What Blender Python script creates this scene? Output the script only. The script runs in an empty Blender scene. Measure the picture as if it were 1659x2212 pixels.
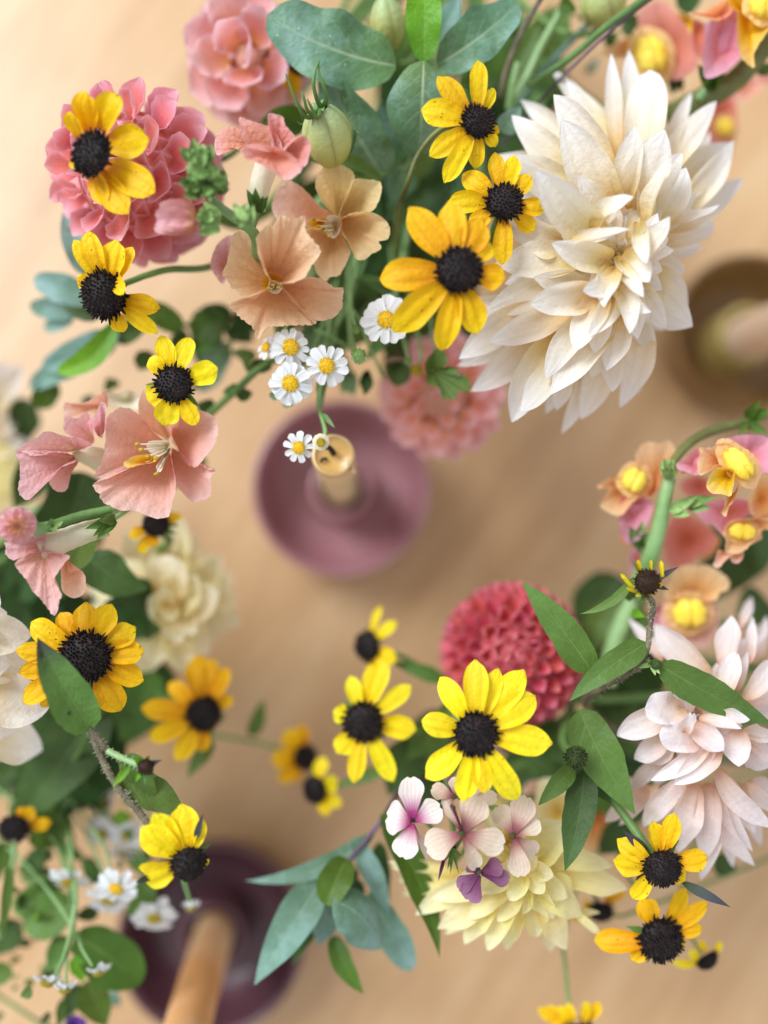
import bpy, bmesh, math, random
import numpy as np
from mathutils import Vector, Matrix, Quaternion
random.seed(7)
RNG = np.random.default_rng(11)
sc = bpy.context.scene
COL = sc.collection

# ------------------------------------------------------------------ camera (units: 1 = 10 cm)
CAM_Z = 6.0
TANH = 12.0 / 26.0
K = 2 * TANH / 1659.0
_down = Vector(((745 - 829.5) * K, -(1240 - 1106) * K, -1)).normalized()
CAM_Q = _down.rotation_difference(Vector((0, 0, -1)))
cam = bpy.data.cameras.new('camera')
cam.sensor_fit = 'HORIZONTAL'; cam.sensor_width = 24; cam.lens = 26
cam.clip_start = 0.05; cam.clip_end = 200
cam.dof.use_dof = True; cam.dof.focus_distance = 3.47; cam.dof.aperture_fstop = 0.135
cam.dof.aperture_blades = 0
camo = bpy.data.objects.new('camera', cam); COL.objects.link(camo)
camo.location = (0, 0, CAM_Z); camo.rotation_mode = 'QUATERNION'; camo.rotation_quaternion = CAM_Q
sc.camera = camo

# ------------------------------------------------------------------ light
w = bpy.data.worlds.new('World'); sc.world = w; w.use_nodes = True
bg = w.node_tree.nodes['Background']
bg.inputs[0].default_value = (0.92, 0.955, 1.0, 1); bg.inputs[1].default_value = 0.74
def area(name, loc, target, size, sizey, power, col):
    l = bpy.data.lights.new(name, 'AREA'); l.shape = 'RECTANGLE'; l.size = size; l.size_y = sizey
    l.energy = power; l.color = col
    o = bpy.data.objects.new(name, l); COL.objects.link(o)
    o.location = loc
    d = Vector(target) - Vector(loc)
    o.rotation_mode = 'QUATERNION'; o.rotation_quaternion = d.to_track_quat('-Z', 'Y')
    return o
area('window_light', (-31, 24, 36), (0, 0, 1), 24, 24, 35500, (0.86, 0.94, 1.0))
sc.view_settings.view_transform = 'Standard'; sc.view_settings.look = 'None'
sc.view_settings.exposure = 0.18; sc.view_settings.gamma = 1.0
sc.cycles.max_bounces = 8; sc.cycles.transmission_bounces = 6; sc.cycles.diffuse_bounces = 4
sc.cycles.use_denoising = True

# ------------------------------------------------------------------ photo pixel -> point of the place
FR = {'D': (0, 0, 1), 'W': (960, 109.7, .4213), 'Q2': (960, 0, .4213), 'Q4': (1179.5, 905.2, .289),
      'Q5': (1179.5, 1261.8, .2976), 'Q7': (329.2, 219.4, .3638), 'Q1': (0, 713.2, .2976), 'Q6': (0, 1481.2, .3303)}
for c_ in range(3):
    for r_ in range(4):
        FR['%d%d' % (c_, r_)] = (553 * c_, 553 * r_, 1 / 3)
CUR = FR['D']
def use(k):
    global CUR
    CUR = FR[k]
def ray(x, y):
    ox, oy, s = CUR
    X = ox + x * s; Y = oy + y * s
    return CAM_Q @ Vector(((X - 829.5) * K, -(Y - 1106) * K, -1))
def P(x, y, z):
    if z > 2.5: z = 2.5 + (z - 2.5) * .72
    d = ray(x, y); t = (z - CAM_Z) / d.z
    return Vector((0, 0, CAM_Z)) + d * t
def SZ(p, z):                       # length of p frame pixels at height z
    return p * CUR[2] * K * (CAM_Z - z)
def facing(lx, ly, up=1.0):
    return Vector((lx, -ly, up)).normalized()

# ------------------------------------------------------------------ materials
def lin(c):
    return tuple(((v / 255) / 12.92 if v / 255 <= .04045 else ((v / 255 + .055) / 1.055) ** 2.4) for v in c)
class NT:
    def __init__(s, name):
        s.m = bpy.data.materials.new(name); s.m.use_nodes = True; s.t = s.m.node_tree; s.t.nodes.clear()
    def n(s, typ, **kw):
        nd = s.t.nodes.new(typ)
        for k, v in kw.items():
            if k in nd.inputs: nd.inputs[k].default_value = v
            else: setattr(nd, k, v)
        return nd
    def l(s, a, b): s.t.links.new(a, b)
    def math(s, op, a, b=None, clamp=False):
        nd = s.t.nodes.new('ShaderNodeMath'); nd.operation = op; nd.use_clamp = clamp
        for i, v in enumerate((a, b)):
            if v is None: continue
            if isinstance(v, (int, float)): nd.inputs[i].default_value = v
            else: s.l(v, nd.inputs[i])
        return nd.outputs[0]
    def mix(s, f, a, b, mode='MIX'):
        nd = s.t.nodes.new('ShaderNodeMix'); nd.data_type = 'RGBA'; nd.blend_type = mode
        for i, v in ((0, f), (6, a), (7, b)):
            if isinstance(v, (int, float)): nd.inputs[i].default_value = v
            elif isinstance(v, tuple): nd.inputs[i].default_value = v if len(v) == 4 else (*v, 1)
            else: s.l(v, nd.inputs[i])
        return nd.outputs[2]
    def ramp(s, f, stops):
        nd = s.t.nodes.new('ShaderNodeValToRGB'); e = nd.color_ramp.elements
        e[0].position, e[0].color = stops[0][0], (*stops[0][1], 1)
        e[1].position, e[1].color = stops[-1][0], (*stops[-1][1], 1)
        for p, c in stops[1:-1]:
            q = e.new(p); q.color = (*c, 1)
        s.l(f, nd.inputs[0]); return nd.outputs[0]
    def noise(s, vec, scale, detail=4, rough=.55):
        nd = s.n('ShaderNodeTexNoise'); nd.inputs['Scale'].default_value = scale
        nd.inputs['Detail'].default_value = detail; nd.inputs['Roughness'].default_value = rough
        s.l(vec, nd.inputs['Vector']); return nd.outputs[0]

def tissue(name, stops, edge=None, edge_pow=4.0, vein=.25, veinf=9, trans=.3, rough=.55, spec=.25, bump=.25,
           var=.10, hue=.012, mottle=.18, mid=None, side=0.0, spots=None, back=None, bloom=None, midw=20.0):
    """petal or leaf: colour runs along UV.v, veins across UV.u"""
    g = NT(name)
    uv = g.n('ShaderNodeUVMap'); sp = g.n('ShaderNodeSeparateXYZ'); g.l(uv.outputs[0], sp.inputs[0])
    u, v = sp.outputs[0], sp.outputs[1]
    tc = g.n('ShaderNodeTexCoord'); ob = tc.outputs['Object']
    au = g.math('ABSOLUTE', g.math('SUBTRACT', g.math('MULTIPLY', u, 2.0), 1.0))
    nz = g.noise(ob, 9.0, 5)
    nfine = g.noise(ob, 60.0, 3)
    nmid = g.noise(ob, 24.0, 4, .6)
    vv = g.math('ADD', v, g.math('MULTIPLY', g.math('SUBTRACT', nz, .5), .25))
    col = g.ramp(vv, [(p, lin(c)) for p, c in stops])
    if edge is not None:
        e = g.math('POWER', au, edge_pow)
        e2 = g.math('POWER', v, edge_pow * 1.3)
        f = g.math('MULTIPLY', g.math('MAXIMUM', e, e2), edge[1], True)
        col = g.mix(f, col, lin(edge[0]))
    # fine lengthwise veins
    wob = g.math('ADD', g.math('MULTIPLY', u, veinf * 6.283), g.math('MULTIPLY', nz, 5.0))
    vs = g.math('SINE', wob)
    vs01 = g.math('ADD', g.math('MULTIPLY', vs, .5), .5)
    if vein:
        f = g.math('MULTIPLY', g.math('MULTIPLY', g.math('POWER', vs01, 5.0), vein * .8), g.math('ADD', .25, nz))
        col = g.mix(f, col, tuple(c * .72 for c in lin(stops[0][1])), 'MIX')
    hsum = vs01
    if mid is not None:                     # midrib and side veins
        m = g.math('SUBTRACT', 1.0, g.math('MULTIPLY', au, midw), True)
        m = g.math('MULTIPLY', m, g.math('SUBTRACT', 1.15, v), True)
        sv = g.math('SINE', g.math('ADD', g.math('MULTIPLY', g.math('SUBTRACT', v, g.math('MULTIPLY', au, .34)), 34.0), g.math('MULTIPLY', nz, 9.0)))
        sv = g.math('MULTIPLY', g.math('POWER', g.math('ADD', g.math('MULTIPLY', sv, .5), .5), 26.0), g.math('MULTIPLY', g.math('SUBTRACT', 1.0, au), side))
        f = g.math('MAXIMUM', g.math('MULTIPLY', m, .7), g.math('MULTIPLY', sv, .55))
        col = g.mix(f, col, lin(mid))
        hsum = g.math('MULTIPLY', f, -5.0)
    mo = g.math('ADD', 1 - mottle * .5, g.math('MULTIPLY', nz, mottle))
    mo = g.math('MULTIPLY', mo, g.math('ADD', .90, g.math('ADD', g.math('MULTIPLY', nfine, .08), g.math('MULTIPLY', nmid, .12))))
    oi = g.n('ShaderNodeObjectInfo')
    rv = g.math('ADD', 1 - var, g.math('MULTIPLY', oi.outputs['Random'], 2 * var))
    hs = g.n('ShaderNodeHueSaturation')
    g.l(col, hs.inputs['Color']); g.l(g.math('MULTIPLY', mo, rv), hs.inputs['Value'])
    r2 = g.math('FRACT', g.math('MULTIPLY', oi.outputs['Random'], 17.3))
    g.l(g.math('ADD', .5 - hue, g.math('MULTIPLY', r2, 2 * hue)), hs.inputs['Hue'])
    col = hs.outputs[0]
    if bloom is not None:                   # waxy bloom in clouds
        bn = g.noise(ob, 4.5, 6, .65)
        f = g.math('MULTIPLY', g.math('SUBTRACT', bn, .45), 4.5 * bloom[1], True)
        col = g.mix(f, col, lin(bloom[0]))
    if spots is not None:
        vo = g.n('ShaderNodeTexVoronoi'); vo.inputs['Scale'].default_value = spots[1]; g.l(ob, vo.inputs['Vector'])
        f = g.math('MULTIPLY', g.math('LESS_THAN', vo.outputs['Distance'], spots[2]), g.math('GREATER_THAN', g.noise(ob, 6, 2), .52))
        col = g.mix(g.math('MULTIPLY', f, .8), col, lin(spots[0]))
    if back is not None:
        ge = g.n('ShaderNodeNewGeometry')
        col = g.mix(ge.outputs['Backfacing'], col, lin(back))
    bp = g.n('ShaderNodeBump'); bp.inputs['Strength'].default_value = bump; bp.inputs['Distance'].default_value = .012
    g.l(g.math('ADD', g.math('MULTIPLY', hsum, .35), g.math('ADD', g.math('MULTIPLY', nfine, .7), g.math('MULTIPLY', nmid, 2.2))), bp.inputs['Height'])
    pr = g.n('ShaderNodeBsdfPrincipled'); pr.inputs['Roughness'].default_value = rough
    pr.inputs['Specular IOR Level'].default_value = spec
    g.l(col, pr.inputs['Base Color']); g.l(bp.outputs[0], pr.inputs['Normal'])
    tr = g.n('ShaderNodeBsdfTranslucent'); g.l(col, tr.inputs[0]); g.l(bp.outputs[0], tr.inputs['Normal'])
    mx = g.n('ShaderNodeMixShader'); mx.inputs[0].default_value = trans
    g.l(pr.outputs[0], mx.inputs[1]); g.l(tr.outputs[0], mx.inputs[2])
    out = g.n('ShaderNodeOutputMaterial'); g.l(mx.outputs[0], out.inputs[0])
    return g.m

def solid(name, c1, c2, scale=8, rough=.5, spec=.4, bump=.2, stretch=(1, 1, 1), detail=5, sss=0, contrast=(.35, .65)):
    g = NT(name)
    tc = g.n('ShaderNodeTexCoord'); mp = g.n('ShaderNodeMapping'); mp.inputs['Scale'].default_value = stretch
    g.l(tc.outputs['Object'], mp.inputs[0])
    nz = g.noise(mp.outputs[0], scale, detail)
    col = g.ramp(nz, [(contrast[0], lin(c1)), (contrast[1], lin(c2))])
    bp = g.n('ShaderNodeBump'); bp.inputs['Strength'].default_value = bump; bp.inputs['Distance'].default_value = .02
    g.l(g.noise(mp.outputs[0], scale * 5, 3), bp.inputs['Height'])
    pr = g.n('ShaderNodeBsdfPrincipled'); pr.inputs['Roughness'].default_value = rough
    pr.inputs['Specular IOR Level'].default_value = spec
    if sss:
        pr.inputs['Subsurface Weight'].default_value = sss; pr.inputs['Subsurface Radius'].default_value = (.1, .06, .03)
        pr.inputs['Subsurface Scale'].default_value = .5
    g.l(col, pr.inputs['Base Color']); g.l(bp.outputs[0], pr.inputs['Normal'])
    out = g.n('ShaderNodeOutputMaterial'); g.l(pr.outputs[0], out.inputs[0])
    return g.m

def wood():
    g = NT('pale_wood')
    tc = g.n('ShaderNodeTexCoord'); mp = g.n('ShaderNodeMapping'); mp.vector_type = 'TEXTURE'
    mp.inputs['Rotation'].default_value = (0, 0, math.radians(57)); mp.inputs['Scale'].default_value = (3.2, .42, 1)
    g.l(tc.outputs['Object'], mp.inputs[0])
    n1 = g.noise(mp.outputs[0], 1.1, 5, .6); n2 = g.noise(mp.outputs[0], 7, 6, .65)
    n3 = g.noise(tc.outputs['Object'], .55, 3)
    f = g.math('ADD', g.math('ADD', g.math('MULTIPLY', n1, .45), g.math('MULTIPLY', n3, .35)), g.math('MULTIPLY', n2, .2))
    col = g.ramp(f, [(.32, lin((164, 122, 78))), (.5, lin((196, 155, 111))), (.68, lin((212, 180, 140)))])
    bp = g.n('ShaderNodeBump'); bp.inputs['Strength'].default_value = .08; g.l(n2, bp.inputs['Height'])
    pr = g.n('ShaderNodeBsdfPrincipled'); pr.inputs['Roughness'].default_value = .42
    pr.inputs['Specular IOR Level'].default_value = .65
    g.l(col, pr.inputs['Base Color']); g.l(bp.outputs[0], pr.inputs['Normal'])
    out = g.n('ShaderNodeOutputMaterial'); g.l(pr.outputs[0], out.inputs[0])
    return g.m

M = {}
M['rud'] = tissue('susan_yellow', [(0, (222, 150, 6)), (.25, (242, 192, 10)), (1, (252, 216, 26))], vein=.42, veinf=2.6, trans=.34, rough=.5, bump=.4, spots=((120, 75, 10), 26, .10))
M['rudlemon'] = tissue('susan_lemon', [(0, (236, 190, 10)), (.25, (250, 222, 20)), (1, (254, 234, 44))], vein=.42, veinf=2.6, trans=.34, rough=.5, bump=.4, spots=((120, 75, 10), 26, .08))
M['rudgold'] = tissue('susan_gold', [(0, (214, 142, 5)), (.3, (236, 174, 8)), (1, (246, 200, 18))], vein=.42, veinf=2.6, trans=.34, rough=.5, bump=.4, spots=((110, 65, 10), 22, .10))
M['disc'] = solid('black_disc', (12, 8, 9), (44, 30, 29), 26, rough=.62, spec=.3, bump=.3)
M['discbrown'] = solid('brown_disc', (34, 20, 14), (66, 44, 26), 20, rough=.65, spec=.25)
M['white'] = tissue('cream_white_petal', [(0, (214, 172, 96)), (.22, (236, 212, 158)), (.5, (242, 232, 214)), (1, (243, 242, 246))], vein=.16, veinf=3, trans=.45, rough=.55, spec=.2, var=.05, mottle=.08, bump=.35)
M['blush'] = tissue('blush_petal', [(0, (216, 168, 132)), (.22, (238, 212, 196)), (.5, (244, 230, 227)), (1, (246, 241, 246))], vein=.14, veinf=3, trans=.45, rough=.55, spec=.2, var=.06, mottle=.08, bump=.35)
M['butter'] = tissue('butter_petal', [(0, (230, 200, 96)), (.35, (246, 232, 158)), (1, (248, 243, 204))], vein=.14, veinf=3, trans=.45, rough=.55, spec=.2, var=.05, mottle=.08, bump=.3)
M['coral'] = tissue('coral_petal', [(0, (200, 88, 82)), (.45, (228, 126, 122)), (1, (236, 154, 160))], edge=((248, 204, 222), .9), edge_pow=3.6, vein=.08, veinf=5, trans=.40, rough=.55, spec=.2, var=.06)
M['red'] = tissue('raspberry_petal', [(0, (170, 50, 58)), (.55, (206, 84, 92)), (1, (222, 116, 126))], edge=((232, 146, 160), .8), edge_pow=3.6, vein=.05, veinf=5, trans=.28, rough=.55, spec=.2, var=.08)
M['pink'] = tissue('pink_dahlia_petal', [(0, (234, 170, 106)), (.35, (236, 164, 148)), (1, (242, 192, 198))], edge=((248, 220, 230), .85), edge_pow=4, vein=.08, veinf=5, trans=.42, rough=.55, spec=.2, var=.06)
M['peach'] = tissue('peach_lobe', [(0, (240, 196, 96)), (.16, (236, 176, 124)), (.6, (244, 200, 156)), (1, (248, 218, 182))], vein=.14, veinf=8, trans=.48, rough=.55, spec=.22, var=.04, bump=.6, mottle=.16)
M['peachpink'] = tissue('peach_pink_lobe', [(0, (240, 186, 112)), (.2, (236, 172, 142)), (.7, (242, 188, 170)), (1, (246, 208, 198))], vein=.12, veinf=8, trans=.48, rough=.55, spec=.22, var=.04, bump=.6, mottle=.16)
M['apricot'] = tissue('apricot_lobe', [(0, (228, 164, 92)), (.3, (241, 202, 138)), (1, (246, 222, 168))], vein=.18, veinf=8, trans=.44, rough=.6, spec=.2, var=.05, bump=.7, mottle=.25)
M['rose'] = tissue('rose_lobe', [(0, (236, 180, 128)), (.3, (234, 170, 166)), (1, (242, 196, 200))], vein=.10, veinf=7, trans=.42, rough=.6, spec=.18, var=.05, bump=.75, mottle=.15)
M['salmon'] = tissue('salmon_lobe', [(0, (232, 152, 124)), (1, (236, 160, 152))], edge=((244, 200, 202), .7), vein=.06, veinf=7, trans=.42, rough=.6, spec=.18, bump=.75)
M['magenta'] = tissue('magenta_pink_lobe', [(0, (232, 144, 112)), (.4, (228, 146, 162)), (1, (236, 182, 204))], vein=.12, veinf=8, trans=.42, rough=.55, spec=.2, bump=.35)
M['orange'] = tissue('orange_lobe', [(0, (230, 146, 76)), (.5, (240, 182, 122)), (1, (247, 214, 170))], vein=.12, veinf=8, trans=.46, rough=.55, spec=.2, bump=.4)
M['brick'] = tissue('brick_pink_lobe', [(0, (204, 108, 74)), (.5, (220, 134, 116)), (1, (228, 156, 148))], vein=.08, veinf=8, trans=.38, rough=.55, spec=.2)
M['palate'] = solid('yellow_palate', (242, 198, 54), (251, 226, 104), 7, rough=.6, spec=.2, bump=.4, sss=.3)
M['ytube'] = tissue('yellow_lobe', [(0, (230, 160, 20)), (.5, (240, 190, 40)), (1, (242, 206, 130))], vein=.14, veinf=9, trans=.36, rough=.5, bump=.4)
M['tube'] = tissue('white_tube', [(0, (214, 218, 168)), (.4, (232, 226, 200)), (1, (238, 226, 206))], vein=.12, veinf=7, trans=.35, rough=.5, var=.03)
M['daisy'] = tissue('daisy_white', [(0, (226, 230, 214)), (.3, (242, 243, 244)), (1, (246, 247, 250))], vein=.08, veinf=3, trans=.3, rough=.5, var=.04, mottle=.05, bump=.4)
M['daisydisc'] = solid('daisy_disc', (222, 168, 20), (248, 214, 64), 26, rough=.6, spec=.2, bump=.4)
M['daisydull'] = solid('daisy_disc_olive', (150, 128, 20), (196, 170, 50), 26, rough=.6, spec=.2, bump=.4)
M['phlox'] = tissue('phlox_petal', [(0, (140, 36, 92)), (.16, (178, 74, 130)), (.42, (226, 190, 204)), (.6, (242, 230, 228)), (1, (246, 238, 234))], vein=.12, veinf=6, trans=.35, rough=.55, var=.04)
M['phloxtan'] = tissue('phlox_faded_petal', [(0, (112, 48, 56)), (.2, (168, 110, 110)), (.5, (222, 196, 178)), (1, (236, 220, 202))], vein=.14, veinf=6, trans=.35, rough=.55, var=.06)
M['phloxplum'] = tissue('phlox_plum_petal', [(0, (84, 22, 62)), (.4, (112, 56, 92)), (1, (158, 112, 142))], vein=.14, veinf=6, trans=.3, rough=.5, var=.06)
M['glau'] = tissue('glaucous_leaf', [(0, (92, 126, 70)), (.4, (84, 122, 84)), (1, (100, 140, 112))], vein=0, mid=(190, 204, 166), side=.4, trans=.2, rough=.48, spec=.4, var=.08, hue=.02, bump=.35, midw=13.0, spots=((200, 214, 206), 24, .09), bloom=((150, 184, 178), .5), back=(118, 154, 144), mottle=.5)
M['teal'] = tissue('blue_green_leaf', [(0, (96, 130, 100)), (1, (116, 152, 138))], vein=0, mid=(166, 192, 160), side=.3, trans=.22, rough=.5, spec=.35, var=.1, hue=.02, bump=.3, bloom=((152, 184, 186), .55), mottle=.5)
M['leaf'] = tissue('mid_green_leaf', [(0, (84, 112, 44)), (1, (94, 128, 62))], vein=0, mid=(128, 156, 88), side=.55, trans=.28, rough=.5, spec=.3, var=.12, hue=.02, bump=.3, mottle=.4, back=(112, 142, 100))
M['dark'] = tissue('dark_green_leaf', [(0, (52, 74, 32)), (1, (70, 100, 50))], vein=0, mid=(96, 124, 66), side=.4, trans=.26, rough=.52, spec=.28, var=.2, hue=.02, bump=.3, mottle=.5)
M['olive'] = tissue('olive_green_leaf', [(0, (70, 96, 28)), (1, (84, 118, 40))], vein=0, mid=(132, 160, 84), side=.15, trans=.3, rough=.48, spec=.35, var=.1, bump=.3, mottle=.4)
M['bright'] = tissue('bright_green_leaf', [(0, (96, 150, 30)), (1, (128, 186, 36))], vein=0, mid=(178, 206, 130), side=.2, trans=.4, rough=.42, spec=.4, var=.06, bump=.4, mottle=.3)
M['slate'] = tissue('slate_bract', [(0, (66, 84, 54)), (.5, (70, 72, 74)), (1, (60, 58, 66))], vein=.1, trans=.1, rough=.5)
M['stem'] = solid('green_stem', (72, 104, 46), (106, 138, 74), 5, rough=.5, bump=.25, stretch=(1, 1, 1))
M['palestem'] = solid('pale_green_stem', (110, 146, 84), (142, 172, 116), 5, rough=.5, bump=.25)
M['olivestem'] = solid('olive_stem', (84, 88, 44), (118, 122, 66), 5, rough=.5, bump=.25)
M['purplestem'] = solid('purple_stem', (66, 48, 62), (112, 88, 110), 9, rough=.45, bump=.25)
M['brownstem'] = solid('brown_hairy_stem', (78, 70, 54), (124, 112, 90), 14, rough=.6, bump=.5)
M['bud'] = solid('green_bud', (96, 128, 62), (150, 176, 108), 9, rough=.55, bump=.4, spec=.25)
M['darkbud'] = solid('dark_bud', (40, 54, 22), (74, 92, 36), 24, rough=.6, bump=.6)
M['pinkbud'] = tissue('pink_bud', [(0, (214, 214, 160)), (.35, (226, 180, 168)), (1, (228, 158, 166))], vein=.14, veinf=6, trans=.3, rough=.5)
M['pod'] = None
M['hair'] = solid('pale_hair', (186, 196, 160), (210, 214, 190), 9, rough=.6)
M['mauve'] = solid('mauve_glaze', (160, 108, 112), (170, 120, 126), 3, rough=.33, spec=1.0, bump=.02)
M['plum'] = solid('plum_glaze', (82, 48, 54), (94, 58, 66), 3, rough=.36, spec=.7, bump=.02)
M['olivewood'] = solid('olive_glaze', (120, 84, 44), (136, 102, 58), 3, rough=.42, spec=.5, bump=.03)
M['wax'] = solid('beeswax_pool', (206, 156, 78), (226, 184, 112), 5, rough=.3, spec=.5, bump=.1, sss=.25)
M['waxpale'] = solid('beeswax_pale', (230, 204, 154), (240, 220, 176), 5, rough=.45, spec=.4, bump=.1, sss=.25)
M['waxtan'] = solid('beeswax_tan', (214, 160, 106), (236, 204, 166), 1.3, rough=.45, spec=.35, bump=.1, sss=.2, contrast=(.42, .58))
M['soot'] = solid('burnt_wick', (18, 14, 12), (44, 36, 30), 20, rough=.8)
M['wood'] = wood()
M['cream'] = tissue('pale_cream_petal', [(0, (228, 194, 118)), (.4, (246, 232, 178)), (1, (248, 243, 216))], vein=.14, veinf=3, trans=.45, rough=.55, spec=.2, var=.06, mottle=.08, bump=.3)
M['lip'] = tissue('snapdragon_lip', [(0, (246, 208, 50)), (.45, (246, 206, 104)), (1, (245, 208, 160))], vein=.1, veinf=6, trans=.42, rough=.6, spec=.2, bump=.5)
M['waxpink'] = solid('beeswax_pinkish', (232, 196, 164), (242, 216, 192), 2, rough=.45, spec=.35, bump=.1, sss=.2)
M['tipleaf'] = tissue('dark_tipped_leaf', [(0, (92, 128, 56)), (.62, (88, 122, 58)), (.85, (66, 80, 56)), (1, (48, 40, 50))], vein=0, mid=(120, 150, 84), side=.5, trans=.26, rough=.48, spec=.35, var=.02, bump=.4, mottle=.4, spots=((60, 58, 34), 9, .10))
M['oliveglaze'] = solid('olive_yellow_glaze', (176, 154, 88), (190, 168, 104), 3, rough=.42, spec=.5, bump=.03)

def podmat():
    g = NT('pod_skin'); uv = g.n('ShaderNodeUVMap'); sp = g.n('ShaderNodeSeparateXYZ'); g.l(uv.outputs[0], sp.inputs[0])
    tc = g.n('ShaderNodeTexCoord'); nz = g.noise(tc.outputs['Object'], 5, 5, .6)
    rib = g.math('ABSOLUTE', g.math('SINE', g.math('MULTIPLY', sp.outputs[0], math.pi * 5)))
    rib = g.math('POWER', g.math('SUBTRACT', 1.0, rib), 6.0)
    col = g.ramp(g.math('ADD', sp.outputs[1], g.math('MULTIPLY', g.math('SUBTRACT', nz, .5), .4)), [(0, lin((164, 170, 84))), (.5, lin((182, 186, 112))), (1, lin((146, 168, 118)))])
    f = g.math('MULTIPLY', g.math('SUBTRACT', g.noise(tc.outputs['Object'], 2.2, 3), .5), 5.0, True)
    col = g.mix(g.math('MULTIPLY', f, .75), col, lin((118, 86, 76)))
    col = g.mix(g.math('MULTIPLY', rib, .6), col, lin((122, 104, 66)))
    bp = g.n('ShaderNodeBump'); bp.inputs['Strength'].default_value = .3; bp.inputs['Distance'].default_value = .02
    g.l(g.noise(tc.outputs['Object'], 40, 3), bp.inputs['Height'])
    pr = g.n('ShaderNodeBsdfPrincipled'); pr.inputs['Roughness'].default_value = .5
    g.l(col, pr.inputs['Base Color']); g.l(bp.outputs[0], pr.inputs['Normal'])
    out = g.n('ShaderNodeOutputMaterial'); g.l(pr.outputs[0], out.inputs[0]); return g.m
M['pod'] = podmat()

# ------------------------------------------------------------------ object helpers
def tag(o, label=None, cat=None, group=None, kind=None):
    for k, v in (('label', label), ('category', cat), ('group', group), ('kind', kind)):
        if v: o[k] = v
    return o
def thing(name, label, cat, loc, group=None):
    o = bpy.data.objects.new(name, None); COL.objects.link(o); o.location = loc
    o.empty_display_size = .05
    return tag(o, label, cat, group)
def link(name, me, mat, parent, world=True):
    """mesh given in world coordinates; shifted into its root's space"""
    if mat is not None:
        me.materials.append(M[mat] if isinstance(mat, str) else mat)
    o = bpy.data.objects.new(name, me); COL.objects.link(o)
    if parent is not None:
        o.parent = parent
        if world:
            r = parent
            off = Vector((0, 0, 0))
            while r is not None:
                off += r.location; r = r.parent
            n = len(me.vertices); a = np.empty(n * 3); me.vertices.foreach_get('co', a)
            a = a.reshape(-1, 3) - np.array(off); me.vertices.foreach_set('co', a.ravel()); me.update()
    return o
def grid_mesh(name, V, UV, nu, nv, closed=False):
    me = bpy.data.meshes.new(name)
    F = []
    w_ = nu if closed else nu - 1
    for j in range(nv - 1):
        for i in range(w_):
            i2 = (i + 1) % nu
            F.append((j * nu + i, j * nu + i2, (j + 1) * nu + i2, (j + 1) * nu + i))
    me.from_pydata([tuple(v) for v in V], [], F)
    uvl = me.uv_layers.new(name='UVMap')
    li = np.empty(len(me.loops), dtype=np.int32); me.loops.foreach_get('vertex_index', li)
    uvl.data.foreach_set('uv', np.asarray(UV, dtype=np.float32)[li].ravel())
    me.polygons.foreach_set('use_smooth', np.ones(len(me.polygons), dtype=bool))
    return me

PROF = {
    'dahlia': lambda v: (v ** .62) * ((1 - v) ** .88) * (1 + .55 * v) + .15 * (1 - v) ** 2,
    'spear': lambda v: (v ** .75) * ((1 - v) ** .85) + .07 * (1 - v) ** 2,
    'lance': lambda v: (v ** .75) * ((1 - v) ** 1.15) + .04 * (1 - v) ** 3,
    'ovate': lambda v: (v ** .55) * ((1 - v) ** 1.02) + .04 * (1 - v) ** 3,
    'oval': lambda v: (v ** .6) * ((1 - v) ** .56) + .05 * (1 - v) ** 2,
    'rud': lambda v: np.where(v < .55, .42 + .58 * np.sin(np.clip(v / .55, 0, 1) * math.pi / 2), np.clip(1 - ((v - .55) / .453) ** 2, 0, 1) ** .72),
    'spoon': lambda v: np.where(v < .62, .22 + .78 * (np.clip(v / .62, 0, 1)) ** 1.3, np.clip(1 - np.abs((v - .62) / .40) ** 2.6, 0, 1) ** .5),
    'pompon': lambda v: np.where(v < .55, .40 + .60 * np.sin(np.clip(v / .55, 0, 1) * math.pi / 2), np.sqrt(np.clip(1 - ((v - .55) / .455) ** 2, 0, 1))),
    'tongue': lambda v: np.where(v < .8, .75 + .25 * v / .8, np.sqrt(np.clip(1 - ((v - .8) / .205) ** 2, 0, 1))),
    'strap': lambda v: np.clip(.85 + .15 * v, 0, 1) * np.clip(1 - v ** 9 * .9, 0, 1),
}
PMAX = {k: float(np.max(f(np.linspace(0, 1, 200)))) for k, f in PROF.items()}

def bez(pts, t):
    n = len(pts) - 1
    out = np.zeros((len(t), 3)); dv = np.zeros((len(t), 3))
    P_ = np.array([tuple(p) for p in pts], dtype=float)
    for i in range(n + 1):
        b = math.comb(n, i) * t ** i * (1 - t) ** (n - i)
        out += b[:, None] * P_[i]
    for i in range(n):
        b = n * math.comb(n - 1, i) * t ** i * (1 - t) ** (n - 1 - i)
        dv += b[:, None] * (P_[i + 1] - P_[i])
    return out, dv

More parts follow.
